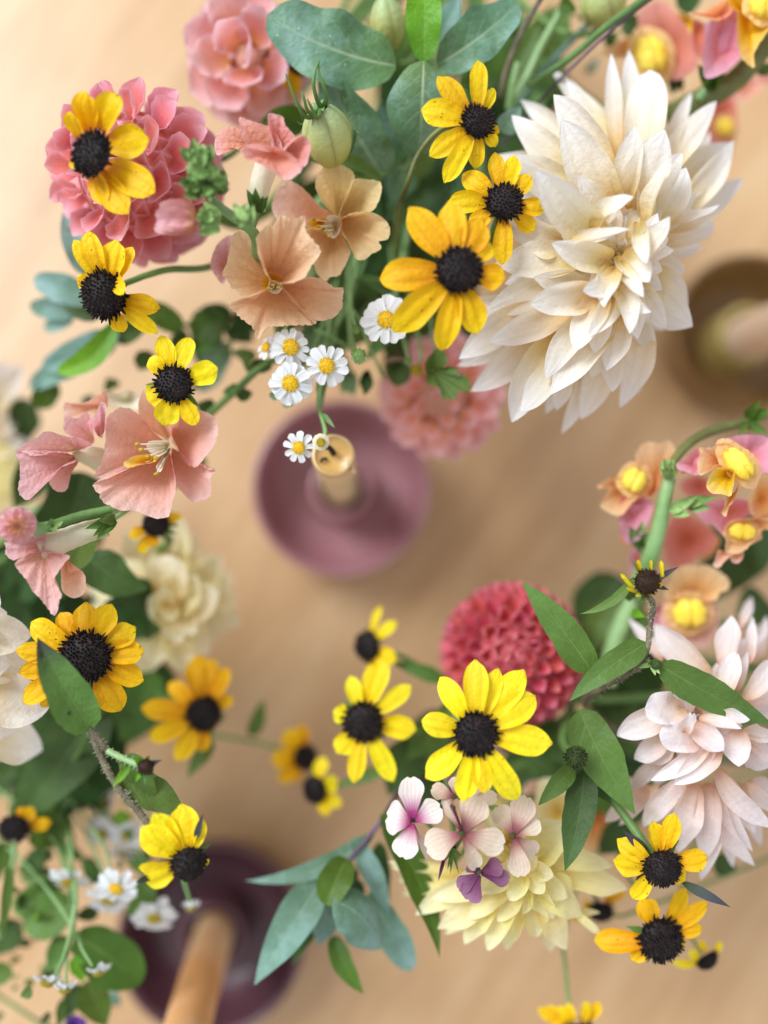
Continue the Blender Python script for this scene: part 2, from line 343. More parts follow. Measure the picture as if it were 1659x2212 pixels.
def blade_mesh(pts, W, prof='dahlia', up=None, roll=0., twist=0., cup=.3, cup1=None, groove=0., ng=2, ruffle=0., rf=2.5,
               serr=0., nser=9, notch=0., jag=.04, nu=9, nv=13, fold=0.):
    t = np.linspace(0, 1, nv)
    C, T = bez(pts, t)
    T /= np.linalg.norm(T, axis=1)[:, None] + 1e-9
    if up is None:
        p0 = Vector(pts[0]); up = (Vector((0, 0, CAM_Z)) - p0).normalized()
    U = np.array(tuple(up))
    S = np.cross(T, U[None, :]); nrm = np.linalg.norm(S, axis=1)
    bad = nrm < 1e-3
    if bad.any(): S[bad] = (1, 0, 0)
    S /= np.linalg.norm(S, axis=1)[:, None]
    for j in range(1, nv):
        if np.dot(S[j], S[j - 1]) < 0: S[j] *= -1
    N = np.cross(S, T)
    a = roll + twist * t
    ca, sa = np.cos(a)[:, None], np.sin(a)[:, None]
    S, N = S * ca + N * sa, N * ca - S * sa
    pr = PROF[prof](t) / PMAX[prof]
    pr = np.maximum(pr, .012)
    u = np.linspace(-1, 1, nu)
    ph = RNG.uniform(0, 6.28, 6)
    half = np.empty((nv, nu))
    for sgn in (-1, 1):
        nz = jag * (np.sin(t * 7 + ph[0] + sgn) + .6 * np.sin(t * 15 + ph[1] * sgn))
        if serr: nz = nz - serr * ((t * nser + ph[2]) % 1.0) * np.sin(np.pi * t)
        m = (u <= 0) if sgn < 0 else (u > 0)
        half[:, m] = (W / 2 * pr * (1 + nz))[:, None]
    c1 = cup if cup1 is None else cup1
    cu = (cup + (c1 - cup) * t)[:, None]
    cu = np.where(np.abs(cu) < 1e-3, 1e-3, cu)
    x = half * np.sin(u[None] * cu) / cu
    z = half * (1 - np.cos(u[None] * cu)) / cu
    z = z + fold * np.abs(u[None]) * half
    if groove: z = z + groove * half * np.cos(u[None] * math.pi * ng) * np.sin(np.pi * np.clip(t * 1.1, 0, 1))[:, None]
    if ruffle:
        z = z + ruffle * half * (np.abs(u[None]) ** 1.6) * np.sin(6.283 * rf * t[:, None] + ph[3] + np.where(u[None] > 0, ph[4], 0))
    V = C[:, None, :] + S[:, None, :] * x[..., None] + N[:, None, :] * z[..., None]
    if notch:
        sh = notch * W * (np.cos(u * math.pi * 1.5 + (ph[5] - 3.1) * .15) * .5 - .2)[None] * (t ** 7)[:, None]
        V = V + T[:, None, :] * (-sh)[..., None]
    UV = np.stack(np.broadcast_arrays((u[None] + 1) / 2, t[:, None]), -1)
    return grid_mesh('blade', V.reshape(-1, 3), UV.reshape(-1, 2), nu, nv)

def tri(b, t, arch, sway=0., up=None, at=.5):
    """a bent spine from b to t; arch lifts its middle towards up, sway pushes it sideways"""
    d = t - b; L = d.length
    if up is None: up = (Vector((0, 0, CAM_Z)) - b).normalized()
    s = d.cross(up)
    if s.length > 1e-6: s.normalize()
    m = b.lerp(t, at) + up * arch * L * 2 + s * sway * L * 2
    return [b, m, t]

def rnd(a, b): return random.uniform(a, b)

def leaf(parent, mat, b, t, w, zb, zt, arch=.06, sway=0., prof='lance', fold=.18, cup=.12, ruffle=.10, roll=0., serr=0., nser=9, name='leaf', nu=9, nv=17, twist=0.):
    """b, t pixel of base and tip in the current frame; w its width in frame pixels"""
    B, T_ = P(*b, zb), P(*t, zt)
    me = blade_mesh(tri(B, T_, arch, sway), SZ(w, (zb + zt) / 2), prof, roll=roll, cup=cup, fold=fold, ruffle=ruffle, serr=serr, nser=nser, nu=nu, nv=nv, twist=twist)
    return link(name, me, mat, parent)

def tube_mesh(pts, r0, r1, n=8, steps=None, rough=0.):
    pts = [Vector(p) for p in pts]
    out = []
    Q = [pts[0] * 2 - pts[1]] + pts + [pts[-1] * 2 - pts[-2]]
    steps = steps or 7
    for i in range(1, len(Q) - 2):
        p0, p1, p2, p3 = Q[i - 1:i + 3]
        sl = (p2 - p1).length
        m1 = ((p1 - p0).normalized() + (p2 - p1).normalized()).normalized() * sl; m2 = ((p2 - p1).normalized() + (p3 - p2).normalized()).normalized() * sl
        for s in range(steps):
            t = s / steps
            out.append(p1 * (2 * t ** 3 - 3 * t * t + 1) + m1 * (t ** 3 - 2 * t * t + t) + p2 * (3 * t * t - 2 * t ** 3) + m2 * (t ** 3 - t * t))
    out.append(pts[-1])
    m = len(out); V = []; UV = []
    ref = None
    for j, p in enumerate(out):
        t = (out[min(j + 1, m - 1)] - out[max(j - 1, 0)]).normalized()
        if ref is None:
            ref = t.orthogonal().normalized()
        ref = (ref - t * ref.dot(t)).normalized(); b = t.cross(ref)
        r = r0 + (r1 - r0) * j / (m - 1)
        for i in range(n):
            a = 6.28318 * i / n
            rr = r * (1 + rough * RNG.uniform(-1, 1))
            V.append(p + (ref * math.cos(a) + b * math.sin(a)) * rr); UV.append((i / n, j / (m - 1)))
    me = grid_mesh('tube', V, UV, n, m, True)
    return me
def stem(parent, pts, r0, r1=None, mat='stem', name='stem', n=8, hairs=0):
    """pts (x, y, z) in the current frame, radii in frame pixels"""
    z0, z1 = pts[0][2], pts[-1][2]
    W_ = [P(*p) for p in pts]
    R0, R1 = SZ(r0, z0), SZ(r1 if r1 is not None else r0, z1)
    o = link(name, tube_mesh(W_, R0, R1, n, rough=.04), mat, parent)
    if hairs:
        hair(parent, W_, (R0 + R1) / 2, hairs)
    return o
def hair(parent, W_, r, n):
    V = []; F = []
    for i in range(n):
        k = rnd(0, len(W_) - 1.001); a = int(k); f = k - a
        p = W_[a].lerp(W_[a + 1], f); d = Vector((rnd(-1, 1), rnd(-1, 1), rnd(-.2, 1))).normalized()
        t = (W_[a + 1] - W_[a]).normalized(); d = (d - t * d.dot(t) * .6).normalized()
        s = d.cross(t).normalized() * .0016
        q = p + d * r * .85; e = q + d * rnd(.008, .020); b = len(V)
        V += [q - s, q + s, e]; F.append((b, b + 1, b + 2))
        s2 = d.cross(s).normalized() * .0016; b = len(V)
        V += [q - s2, q + s2, e]; F.append((b, b + 1, b + 2))
    me = bpy.data.meshes.new('hairs'); me.from_pydata([tuple(v) for v in V], [], F)
    tag(link('stem_hair', me, 'hair', parent), kind='stuff')

def lathe(name, prof, loc, mat, parent, n=64, axis=None):
    V = []; UV = []
    q = Quaternion() if axis is None else Vector((0, 0, 1)).rotation_difference(axis)
    for j, (r, z) in enumerate(prof):
        for i in range(n):
            a = 6.28318 * i / n
            V.append(Vector(loc) + q @ Vector((r * math.cos(a), r * math.sin(a), z))); UV.append((i / n, j / (len(prof) - 1)))
    return link(name, grid_mesh(name, V, UV, n, len(prof), True), mat, parent)

def frame_of(N):
    return Vector((0, 0, 1)).rotation_difference(N)

def dome_mesh(C, N, R, h, ncone, spike=.10, rimspike=.24, seg=20, rings=8, squash=1.0):
    """a flower's disc: a dome set with little pointed florets in a spiral"""
    q = frame_of(N); V = []; F = []
    for j in range(rings + 1):
        th = (j / rings) * math.pi * .5
        for i in range(seg):
            a = 6.28318 * i / seg
            V.append((R * .93 * math.sin(th) * math.cos(a), R * .93 * math.sin(th) * math.sin(a), h * math.cos(th)))
    for j in range(rings):
        for i in range(seg):
            F.append((j * seg + i, (j + 1) * seg + i, (j + 1) * seg + (i + 1) % seg, j * seg + (i + 1) % seg))
    for i in range(ncone):
        t = (i + .5) / ncone; th = math.acos(1 - t) * 1.02 * rnd(.97, 1.03); a = i * 2.39996 + rnd(-.10, .10)
        p = Vector((R * .93 * math.sin(th) * math.cos(a), R * .93 * math.sin(th) * math.sin(a), h * math.cos(th)))
        n = Vector((math.sin(th) * math.cos(a) / R, math.sin(th) * math.sin(a) / R, math.cos(th) / h)).normalized()
        sp = R * (spike + (rimspike - spike) * t ** 3) * rnd(.45, 1.5)
        n = (n + Vector((rnd(-.4, .4), rnd(-.4, .4), rnd(0, .5) + .25 * t))).normalized()
        s = n.orthogonal().normalized(); b2 = n.cross(s); br = R * 1.5 / math.sqrt(ncone) * .62
        b = len(V)
        for k in range(4):
            an = k * 1.5708 + i
            V.append(tuple(p + (s * math.cos(an) + b2 * math.sin(an)) * br - n * br * .3))
        for k in range(4):
            an = k * 1.5708 + i
            V.append(tuple(p + (s * math.cos(an) + b2 * math.sin(an)) * br * .55 + n * sp))
        V.append(tuple(p + n * (sp + br * .5)))
        for k in range(4):
            F.append((b + k, b + (k + 1) % 4, b + 4 + (k + 1) % 4, b + 4 + k)); F.append((b + 4 + k, b + 4 + (k + 1) % 4, b + 8))
    me = bpy.data.meshes.new('dome'); me.from_pydata([tuple(Vector(C) + q @ Vector(v)) for v in V], [], F)
    sm = np.zeros(len(me.polygons), dtype=bool); sm[:rings * seg] = True
    me.polygons.foreach_set('use_smooth', sm)
    return me

VASE = {'top': (1050, -330, .9), 'left': (-330, 1350, .9), 'right': (2000, 1480, .9)}
def auto_stem(parent, C, N, dest, r=.022, mat='stem', back=.45):
    global CUR
    keep = CUR; use('D'); e = P(*VASE[dest]); CUR = keep
    p1 = C - N * back
    p1.z = max(p1.z, .4)
    mid = p1.lerp(e, .45); mid.z -= .15
    link('stem', tube_mesh([C - N * .03, p1, mid, e], r, r * 1.3, 8), mat, parent)

# ------------------------------------------------------------------ black-eyed susans
SG = 'black-eyed susans in the arrangement'
def susan(label, c, z, rd, lean, petals, mat='rud', frame=None, dest=None, dome=.62, ncone=150, disc='disc', droop=.05, sepals=4, stem_pts=None, name='black_eyed_susan', stem_r=7, stem_mat='stem', root=None):
    """petals: (tip x, tip y, width) in frame pixels; lean = which way the face looks in the picture"""
    if frame: use(frame)
    C = P(*c, z); N = facing(*lean)
    R = SZ(rd, z) * 1.12
    r = root or thing(name, label, 'flower', C, SG)
    camd = (Vector((0, 0, CAM_Z)) - C).normalized()
    NP = (N * .6 + camd * .4).normalized()
    for k, p in enumerate(petals):
        tx, ty, w_ = p[:3]
        ex = p[3] if len(p) > 3 else {}
        d = ray(tx, ty).normalized(); o = Vector((0, 0, CAM_Z))
        den = d.dot(NP)
        T_ = o + d * ((C - o).dot(NP) / den)
        if abs(T_.z - C.z) > .4: T_ = P(tx, ty, C.z + math.copysign(.4, T_.z - C.z))
        dr = (T_ - C); dr -= N * dr.dot(N)
        if 'b' in ex:
            B = P(*ex['b'], C.z - R * .25)
        else:
            B = C + dr.normalized() * R * .72 - N * R * .12
        T_ = T_ - N * (droop + rnd(-.03, .03)) * (0.5 if 'z' not in ex else 0)
        if 'z' in ex: T_ = P(tx, ty, ex['z'])
        B = B - N * rnd(0, .02)
        up = (N + camd).normalized()
        L = (T_ - B).length
        cur = rnd(-.05, .06) if random.random() < .7 else rnd(.06, .16)
        pts = [B, B.lerp(T_, .35) + up * L * rnd(.05, .16), B.lerp(T_, .78) + up * L * (rnd(.02, .08) + cur), T_ - up * L * max(0, cur) * .6]
        me = blade_mesh(pts, SZ(w_, z) * rnd(.98, 1.12), 'rud', up=up, roll=rnd(-.2, .2), twist=rnd(-.25, .25), cup=rnd(.25, .8), cup1=rnd(-.3, .4), groove=.075, ng=2,
                        ruffle=.05, notch=rnd(.04, .16), jag=.03, nu=13, nv=15)
        link('petal', me, mat, r)
    link('disc', dome_mesh(C - N * R * .08, N, R, R * (dome if dome > .65 else dome * .8), ncone), disc, r)
    for k in range(sepals):
        a = rnd(0, 6.28)
        q = frame_of(N); d = q @ Vector((math.cos(a), math.sin(a), -.25)).normalized()
        B = C + d * R * .3 - N * R * .3
        me = blade_mesh(tri(B, B + d * R * rnd(1.0, 1.5), .05), R * .4, 'lance', up=N, cup=.2, nu=5, nv=7)
        link('sepal', me, 'leaf', r)
    if stem_pts: stem(r, stem_pts, stem_r, mat=stem_mat)
    elif dest: auto_stem(r, C - N * R * .2, N, dest, r=.020)
    return r

exec_later = []
# ------------------------------------------------------------------ table
use('D')
bm = bmesh.new()
bmesh.ops.create_cube(bm, size=1)
bmesh.ops.scale(bm, vec=(22, 18, .3), verts=bm.verts)
bmesh.ops.translate(bm, vec=(0, 0, -.15), verts=bm.verts)
bmesh.ops.bevel(bm, geom=bm.edges[:], offset=.03, segments=2, affect='EDGES')
me = bpy.data.meshes.new('table_top'); bm.to_mesh(me); bm.free()
tag(link('table_top', me, 'wood', None), 'pale wooden table top below the flowers with soft diagonal grain', 'table', kind='structure')

# ------------------------------------------------------------------ candle holders and candles
def holder(label, px, mat, R, h=.42, sock=None):
    C = P(*px, 0)
    r = thing('candle_holder', label, 'candle holder', C, 'ceramic candle holders on the table')
    lathe('dish', [(0.01, .0), (R * .70, .0), (R * .84, .06), (R * .95, h * .5), (R, h), (R * .99, h + .022), (R * .955, h + .02), (R * .925, h * .9), (R * .87, h * .55), (R * .77, .12), (R * .62, .065), (.0, .06)], C, mat, r)
    lathe('socket', [(.24, .062), (.225, .10), (.215, .36), (.205, .385), (.185, .39), (.165, .38), (.155, .30), (.15, .09)], C, sock or mat, r)
    return r, C
def candle(label, B, T_, r0, r1, mat, top=True):
    r = thing('candle', label, 'candle', B, 'taper candles in holders')
    ax = (T_ - B); L = ax.length; ax.normalize()
    prof = []
    for i in range(14):
        t = i / 13; prof.append((r0 + (r1 - r0) * t + .0015 * math.sin(i * 2.3), L * t))
    prof += [(r1 * .985, L + .012), (r1 * .9, L + .02)]
    lathe('wax_body', prof, B, mat, r, n=40, axis=ax)
    return r, ax, L
H1, C1 = holder('mauve candle holder below the single upright candle at the centre', (738, 1066), 'mauve', .60)
topc = P(720, 984, 2.25)
c1, ax, L = candle('upright pale beeswax candle with burnt out wick in the mauve holder', C1 + Vector((0, 0, .12)), topc, .108, .094, 'waxpale')
lathe('wax_top', [(.094, -.10), (.0985, -.06), (.0985, -.005), (.094, .010), (.086, .010), (.07, .0), (.035, -.008), (.001, -.010)], topc, 'wax', c1, n=40, axis=ax)
link('wick', tube_mesh([topc + Vector((0, .012, -.02)), topc + Vector((-.004, .016, .03)), topc + Vector((-.02, .03, .04)), topc + Vector((-.045, .034, .03))], .014, .011, 8), 'soot', c1)
link('wick_crumb', tube_mesh([topc + Vector((-.03, -.015, .0)), topc + Vector((-.05, -.02, .012)), topc + Vector((-.055, -.032, .004))], .008, .005, 6), 'soot', c1)
for k in range(3):
    link('wax_drip', tube_mesh([topc + Vector((.075, -.035 - .012 * k, .012)), topc + Vector((.088 + .004 * k, -.045 - .012 * k, -.05)), topc + Vector((.092, -.05, -.10 - .03 * k))], .012, .007, 7), 'waxpale', c1)
H2, C2 = holder('dark plum candle holder partly hidden by blue green leaves', (477, 1972), 'plum', .60)
use('D')
candle('tan beeswax candle in the plum holder leaning out of the bottom edge', C2 + Vector((0, 0, .12)), P(372, 2330, 2.1), .125, .115, 'waxtan')
H3, C3 = holder('olive brown candle holder behind the white dahlia', (1566, 752), 'olivewood', .56, sock='oliveglaze')
candle('pinkish beige candle in the olive holder at the right edge', C3 + Vector((0, 0, .12)), P(1800, 655, 1.6), .155, .145, 'waxpink')
# ------------------------------------------------------------------ dahlias
DG = 'dahlias in the arrangement'
def traced_dahlia(label, frame, c, zc, lean, mat, petals, base_r, dest, filler=14, prof='dahlia', wob=1.5, wsc=1.0, extra=.6):
    use(frame)
    C = P(*c, zc); N = facing(*lean)
    r = thing('dahlia', label, 'flower', C, DG)
    R = SZ(base_r, zc)
    more = []
    for p in petals:                             # petals of the layer below, seen in the gaps
        if random.random() < extra:
            tx, ty, bx, by, w_, zt, zb = p[:7]
            an = random.choice((-1, 1)) * rnd(.12, .26); sh = rnd(.80, .97)
            dx, dy = (tx - c[0]) * sh, (ty - c[1]) * sh
            more.append((c[0] + dx * math.cos(an) - dy * math.sin(an), c[1] + dx * math.sin(an) + dy * math.cos(an), bx, by, w_ * rnd(.75, .95), zt - rnd(.10, .18), zb - .12))
    for i, p in enumerate(more + list(petals)):
        tx, ty, bx, by, w_, zt, zb = p[:7]
        ex = p[7] if len(p) > 7 else {}
        B, T_ = P(bx, by, zb), P(tx, ty, zt)
        L = (T_ - B).length
        pr = ex.get('prof', prof)
        me = blade_mesh(tri(B, T_, ex.get('arch', rnd(.03, .10)), ex.get('sway', rnd(-.04, .04)), at=.45), SZ(w_, (zt + zb) / 2) * 1.12 * wsc, pr,
                        roll=ex.get('roll', rnd(-.30, .30)), twist=ex.get('twist', rnd(-.25, .25)),
                        cup=max(ex.get('cup', 0), rnd(.9, 1.5)), cup1=ex.get('cup1', rnd(-.3, .8)), fold=ex.get('fold', rnd(-.06, .24)), groove=.045, ng=2, ruffle=ex.get('ruf', .10) * wob, rf=1.6,
                        jag=.035, nu=13, nv=19)
        link('petal', me, mat, r)
    q = frame_of(N)
    for i in range(filler):                      # short inner petals round the heart and the back of the flower
        a = i * 2.39996; ra = R * (.25 + .75 * ((i + .5) / filler) ** .5)
        d = q @ Vector((math.cos(a), math.sin(a), .25)).normalized()
        B = C + q @ Vector((math.cos(a), math.sin(a), 0)) * ra * .45 - N * R * .95
        me = blade_mesh(tri(B, B + d * R * rnd(.9, 1.3), .12, up=N), R * rnd(.5, .75), 'dahlia', up=N, cup=.7, ruffle=.08, nu=9, nv=11)
        link('petal', me, mat, r)
    lathe('receptacle', [(.001, -.30), (R * .35, -.26), (R * .62, -.12), (R * .60, -.02), (R * .3, .0), (.001, .0)], C - N * R * 1.25, mat, r, n=20, axis=N)
    for i in range(11):                          # the closed petals of the eye
        a = i * 2.39996; rd_ = q @ Vector((math.cos(a), math.sin(a), 0)); k = (i / 11) ** .5
        B = C + rd_ * R * (.05 + .16 * k) - N * R * .5
        d = (N + rd_ * (.1 + .5 * k)).normalized()
        me = blade_mesh(tri(B, B + d * R * (.5 + .25 * k), -.05 if i % 3 else .1, up=rd_), R * (.28 + .16 * k), 'dahlia', up=-rd_, cup=1.3, cup1=1.0, ruffle=.12, nu=9, nv=11)
        link('petal', me, mat, r)
    auto_stem(r, C - N * R, N, dest, r=.035)
    return r

Wd = [
 (545,90,860,560,150,2.25,2.40,{'roll':-.5}), (390,252,760,560,150,2.3,2.4), (855,12,890,560,125,2.45,2.42,{'cup':.9,'arch':.02,'sway':0}), (945,-4,930,560,150,2.38,2.40,{'sway':.02}),
 (1055,98,1030,640,265,2.42,2.5,{'cup':1.1,'arch':.10,'prof':'oval'}), (1265,215,1150,600,120,2.3,2.42), (1395,258,1080,720,190,2.38,2.45,{'roll':.3}), (1360,415,1230,760,110,2.2,2.35),
 (1483,460,1130,860,190,2.33,2.45,{'sway':.05}), (1530,655,1050,880,200,2.27,2.45,{'sway':.06}), (1385,890,1000,950,190,2.22,2.4,{'prof':'oval'}), (1320,1010,1000,1000,150,2.15,2.35),
 (1225,1140,980,1060,200,2.32,2.42), (1250,1300,1000,1120,220,2.33,2.45), (1272,1415,980,1160,260,2.42,2.5,{'cup':.9}), (900,1830,1000,1330,190,2.33,2.45,{'sway':-.08,'roll':.25}),
 (600,1965,760,1480,140,2.22,2.35,{'roll':.4}), (700,1890,860,1500,190,2.3,2.4), (345,1905,590,1460,260,2.42,2.5,{'cup':1.0,'fold':.2}), (520,1860,680,1500,150,2.2,2.35), (135,1747,560,1400,210,2.36,2.45),
 (65,1617,480,1400,150,2.3,2.42), (75,1580,500,1330,230,2.42,2.5), (230,1490,640,1300,220,2.55,2.58), (215,1335,640,1150,215,2.47,2.55), (260,1090,700,1055,235,2.6,2.66), (322,880,640,960,240,2.66,2.66,{'cup':1.2,'roll':.4,'ruf':.2}),
 (330,540,720,740,240,2.45,2.55), (345,330,700,620,190,2.45,2.55), (1240,600,1040,900,240,2.62,2.6), (1090,690,960,1000,200,2.6,2.62), (1140,1420,960,1180,170,2.5,2.58), (1080,1560,960,1220,150,2.42,2.52),
 (560,225,860,660,260,2.62,2.56,{'cup':.9}), (600,350,880,830,300,2.86,2.62), (470,615,800,960,300,3.0,2.70,{'cup':1.2,'arch':.10}), (690,640,830,850,150,2.82,2.68), (975,385,910,790,210,2.9,2.66,{'cup':1.2}),
 (1130,405,970,810,285,2.95,2.66,{'cup':1.2,'arch':.08}), (1150,560,1040,900,150,2.98,2.72,{'roll':.9,'cup':.9}), (1410,790,1090,890,95,2.52,2.56,{'roll':.7,'sway':.05}),
 (520,1680,740,1330,175,2.62,2.62), (440,1300,780,1240,235,2.8,2.70,{'cup':1.0}), (670,1540,820,1260,205,2.76,2.70), (830,1640,920,1330,185,2.62,2.62), (550,1760,850,1400,235,2.62,2.56), (390,1850,630,1540,200,2.54,2.54,{'cup':1.1,'roll':-.4}),
 (860,1750,880,1480,150,2.46,2.5), (990,1480,940,1180,150,2.7,2.65), (740,1460,860,1250,150,2.82,2.72),
 (1060,1340,890,1130,160,2.92,2.76,{'sway':.12,'ruf':.25}), (950,1450,900,1180,140,2.88,2.76,{'sway':-.08}), (1050,1185,910,1050,190,2.95,2.78,{'cup':1.2}), (1020,1265,900,1090,115,2.97,2.8,{'twist':.6}),
 (550,985,850,1070,205,2.92,2.74,{'cup':1.2}), (710,1230,860,1110,170,2.98,2.8,{'cup':1.3,'sway':-.12}), (820,1315,890,1130,140,2.95,2.8,{'twist':-.5}),
 (970,750,760,920,140,3.05,2.80,{'cup':1.3,'sway':-.12,'roll':.5,'ruf':.2}), (950,915,610,1010,90,2.98,2.84,{'roll':.7,'sway':-.05}), (1155,850,960,1070,160,3.02,2.78,{'roll':.4,'cup':1.2,'sway':.06}), (1035,1090,1000,880,120,3.02,2.82,{'roll':-.4,'cup':1.2}),
]
traced_dahlia('huge cream white dahlia with long pointed petals', 'W', (880, 1040), 2.72, (-.15, .1), 'white', Wd, 210, 'top', filler=22, wsc=.80)

Bl = [
 (600,250,840,560,110,2.0,2.2), (790,290,1190,660,300,2.22,2.4,{'cup':.8}), (1345,228,1300,620,225,2.27,2.4), (1490,90,1400,320,95,1.9,2.1), (1500,235,1470,580,100,2.2,2.35), (1600,230,1500,580,100,1.92,2.1),
 (1380,488,1280,810,205,2.42,2.5,{'cup':.9}), (1465,490,1390,780,90,2.36,2.42), (1650,540,1420,830,190,2.3,2.45), (1710,750,1440,870,160,2.22,2.4), (1700,900,1400,900,170,2.2,2.4),
 (605,1500,920,1240,150,2.16,2.32), (428,1725,740,1480,160,2.1,2.25), (528,1750,820,1460,130,2.12,2.28), (700,1762,1010,1420,200,2.22,2.36), (820,1620,1010,1380,150,2.3,2.4), (960,1945,1090,1440,265,2.27,2.42,{'cup':.9}),
 (1150,1990,1180,1440,240,2.26,2.42), (1120,2150,1230,1500,180,2.14,2.35), (1515,2045,1270,1480,190,2.22,2.4,{'sway':.08}), (1500,1940,1250,1400,150,2.32,2.45,{'sway':.06}), (1340,2010,1300,1560,130,2.02,2.25), (1660,1770,1250,1340,190,2.42,2.5,{'sway':.08}),
 (1680,1640,1460,1440,160,2.22,2.4), (1560,1900,1380,1440,150,2.1,2.3),
 (640,1270,880,1110,205,2.32,2.42), (750,1300,930,1160,160,2.32,2.42), (513,1100,900,930,265,2.38,2.46,{'cup':1.2}), (1600,1340,1460,1160,250,2.42,2.46), (1680,1110,1420,1080,170,2.4,2.48), (1640,1240,1400,1120,180,2.38,2.46),
 (760,1425,1190,1140,185,2.52,2.54,{'sway':-.06}), (930,1455,1250,1200,235,2.54,2.54,{'cup':1.0}), (1100,1360,1200,1130,200,2.5,2.52), (1400,1325,1400,1060,250,2.58,2.54,{'cup':.9}), (1290,1208,1070,1020,235,2.64,2.58,{'cup':.8}),
 (1480,985,1240,950,140,2.62,2.56), (1420,1050,1110,980,130,2.68,2.6,{'roll':.5}), (718,900,980,900,290,2.6,2.52,{'cup':1.2,'ruf':.2,'prof':'oval'}), (820,1090,1130,1110,265,2.64,2.52,{'cup':1.2,'prof':'oval'}), (1045,925,1010,1080,110,2.72,2.6,{'cup':1.3}),
 (1330,930,1130,900,140,2.55,2.5), (1000,800,1030,930,150,2.48,2.48), (1200,800,1120,920,160,2.46,2.48),
]
traced_dahlia('blush pink dahlia partly covered by a pointed green leaf', 'Q5', (1130, 1030), 2.46, (-.2, .1), 'blush', Bl, 200, 'right', filler=20, wsc=.78, extra=.75)

use('D')
Bu = [
 (838,1862,1010,1890,36,2.0,2.05), (843,1872,1010,1900,30,1.95,2.05), (863,1890,1020,1905,36,2.0,2.05), (873,1917,1030,1915,40,2.0,2.1), (897,1977,1060,1895,62,2.1,2.2), (945,2007,1080,1910,72,2.15,2.25), (960,2018,1100,1920,50,2.05,2.2),
 (1003,2040,1085,1925,66,2.12,2.25), (1053,2053,1120,1925,66,2.15,2.25), (1096,2046,1130,1935,60,2.1,2.2), (1159,2024,1135,1920,72,2.15,2.25), (1223,2053,1160,1930,72,2.15,2.25), (1296,2017,1230,1960,22,2.2,2.2,{'prof':'strap'}), (1258,1978,1150,1890,95,2.22,2.28),
 (1356,1922,1160,1875,80,2.1,2.2), (1323,1872,1150,1850,62,2.2,2.25), (1218,1778,1140,1850,112,2.3,2.28), (1190,1800,1120,1860,80,2.25,2.28), (1270,1840,1140,1860,80,2.12,2.2), (1330,1900,1170,1880,70,2.05,2.15),
 (935,1940,1090,1880,70,2.2,2.28), (985,1900,1110,1880,70,2.28,2.32), (1010,1985,1110,1900,60,2.24,2.3), (1075,1990,1125,1905,62,2.26,2.3), (1130,1975,1140,1895,60,2.28,2.3), (1195,1985,1150,1895,60,2.25,2.3), (1225,1940,1150,1880,62,2.28,2.3),
 (1040,1930,1110,1880,60,2.34,2.34), (1100,1945,1130,1885,56,2.36,2.36), (1196,1893,1140,1870,50,2.4,2.36,{'cup':1.2}), (1175,1930,1140,1880,54,2.38,2.36), (1160,1850,1130,1875,40,2.4,2.36,{'cup':1.2}), (1075,1880,1120,1875,40,2.38,2.36,{'cup':1.2}), (1010,1850,1110,1870,60,2.25,2.3), (1030,1820,1110,1860,60,2.15,2.25), (1090,1800,1120,1850,60,2.1,2.25),
]
traced_dahlia('pale butter yellow dahlia below the phlox cluster', 'D', (1125, 1875), 2.32, (.05, .35), 'butter', Bu, 70, 'right', filler=24, wsc=.78, wob=2.2)

Lw = [ (330,1252,-150,1180,330,2.3,2.4,{'arch':.08}), (205,800,-220,840,250,2.3,2.45), (45,650,-200,760,240,2.35,2.45), (275,1545,-150,1420,260,1.9,2.2), (60,1000,-240,950,240,2.4,2.5), (-20,500,-240,760,200,2.3,2.4), (160,1010,-250,1000,260,2.28,2.45), (120,1400,-250,1280,240,2.2,2.35)]
traced_dahlia('white dahlia cut by the left edge with only broad petals showing', '02', (-330, 1050), 2.4, (.3, .1), 'white', Lw, 150, 'left', filler=12, extra=.3)

use('02')
By = [ (1150,330,1060,560,250,1.75,1.6,{'cup':1.3,'prof':'oval'}), (1260,420,1120,600,220,1.72,1.6,{'cup':1.1}), (970,560,1120,640,200,1.75,1.62,{'cup':1.0}), (1390,520,1150,640,240,1.7,1.6,{'cup':.9}), (1150,830,1120,640,200,1.68,1.6), (1250,780,1130,640,180,1.7,1.6),
 (1000,960,1080,650,200,1.55,1.55), (1180,1010,1110,660,190,1.5,1.55), (900,1050,1050,660,190,1.45,1.5), (1330,900,1130,650,190,1.5,1.55), (1400,800,1150,640,190,1.4,1.5), (1520,720,1180,620,210,1.35,1.45), (1500,560,1160,600,200,1.35,1.45), (1480,430,1150,580,200,1.35,1.45), (1400,300,1120,560,210,1.35,1.45), (1260,180,1090,540,190,1.35,1.5), (1150,60,1060,520,200,1.35,1.5), (1020,100,1040,520,190,1.4,1.5), (850,150,1010,530,210,1.4,1.5), (720,280,980,560,210,1.4,1.5), (620,480,960,590,230,1.4,1.5), (600,640,970,630,200,1.35,1.45), (800,340,1000,560,180,1.55,1.55), (1000,300,1040,540,160,1.65,1.6), (880,620,1050,640,160,1.6,1.6), (1080,700,1100,600,120,1.74,1.66), (1060,480,1080,600,110,1.8,1.68,{'cup':1.2})]
By = [(1080 + (p[0] - 1080) * 1.10, 600 + (p[1] - 600) * 1.08, *p[2:]) for p in By]
traced_dahlia('creamy yellow dahlia low down and out of focus at the left', '02', (1060, 610), 1.6, (.3, 0), 'cream', By, 180, 'left', filler=16, wsc=1.1)

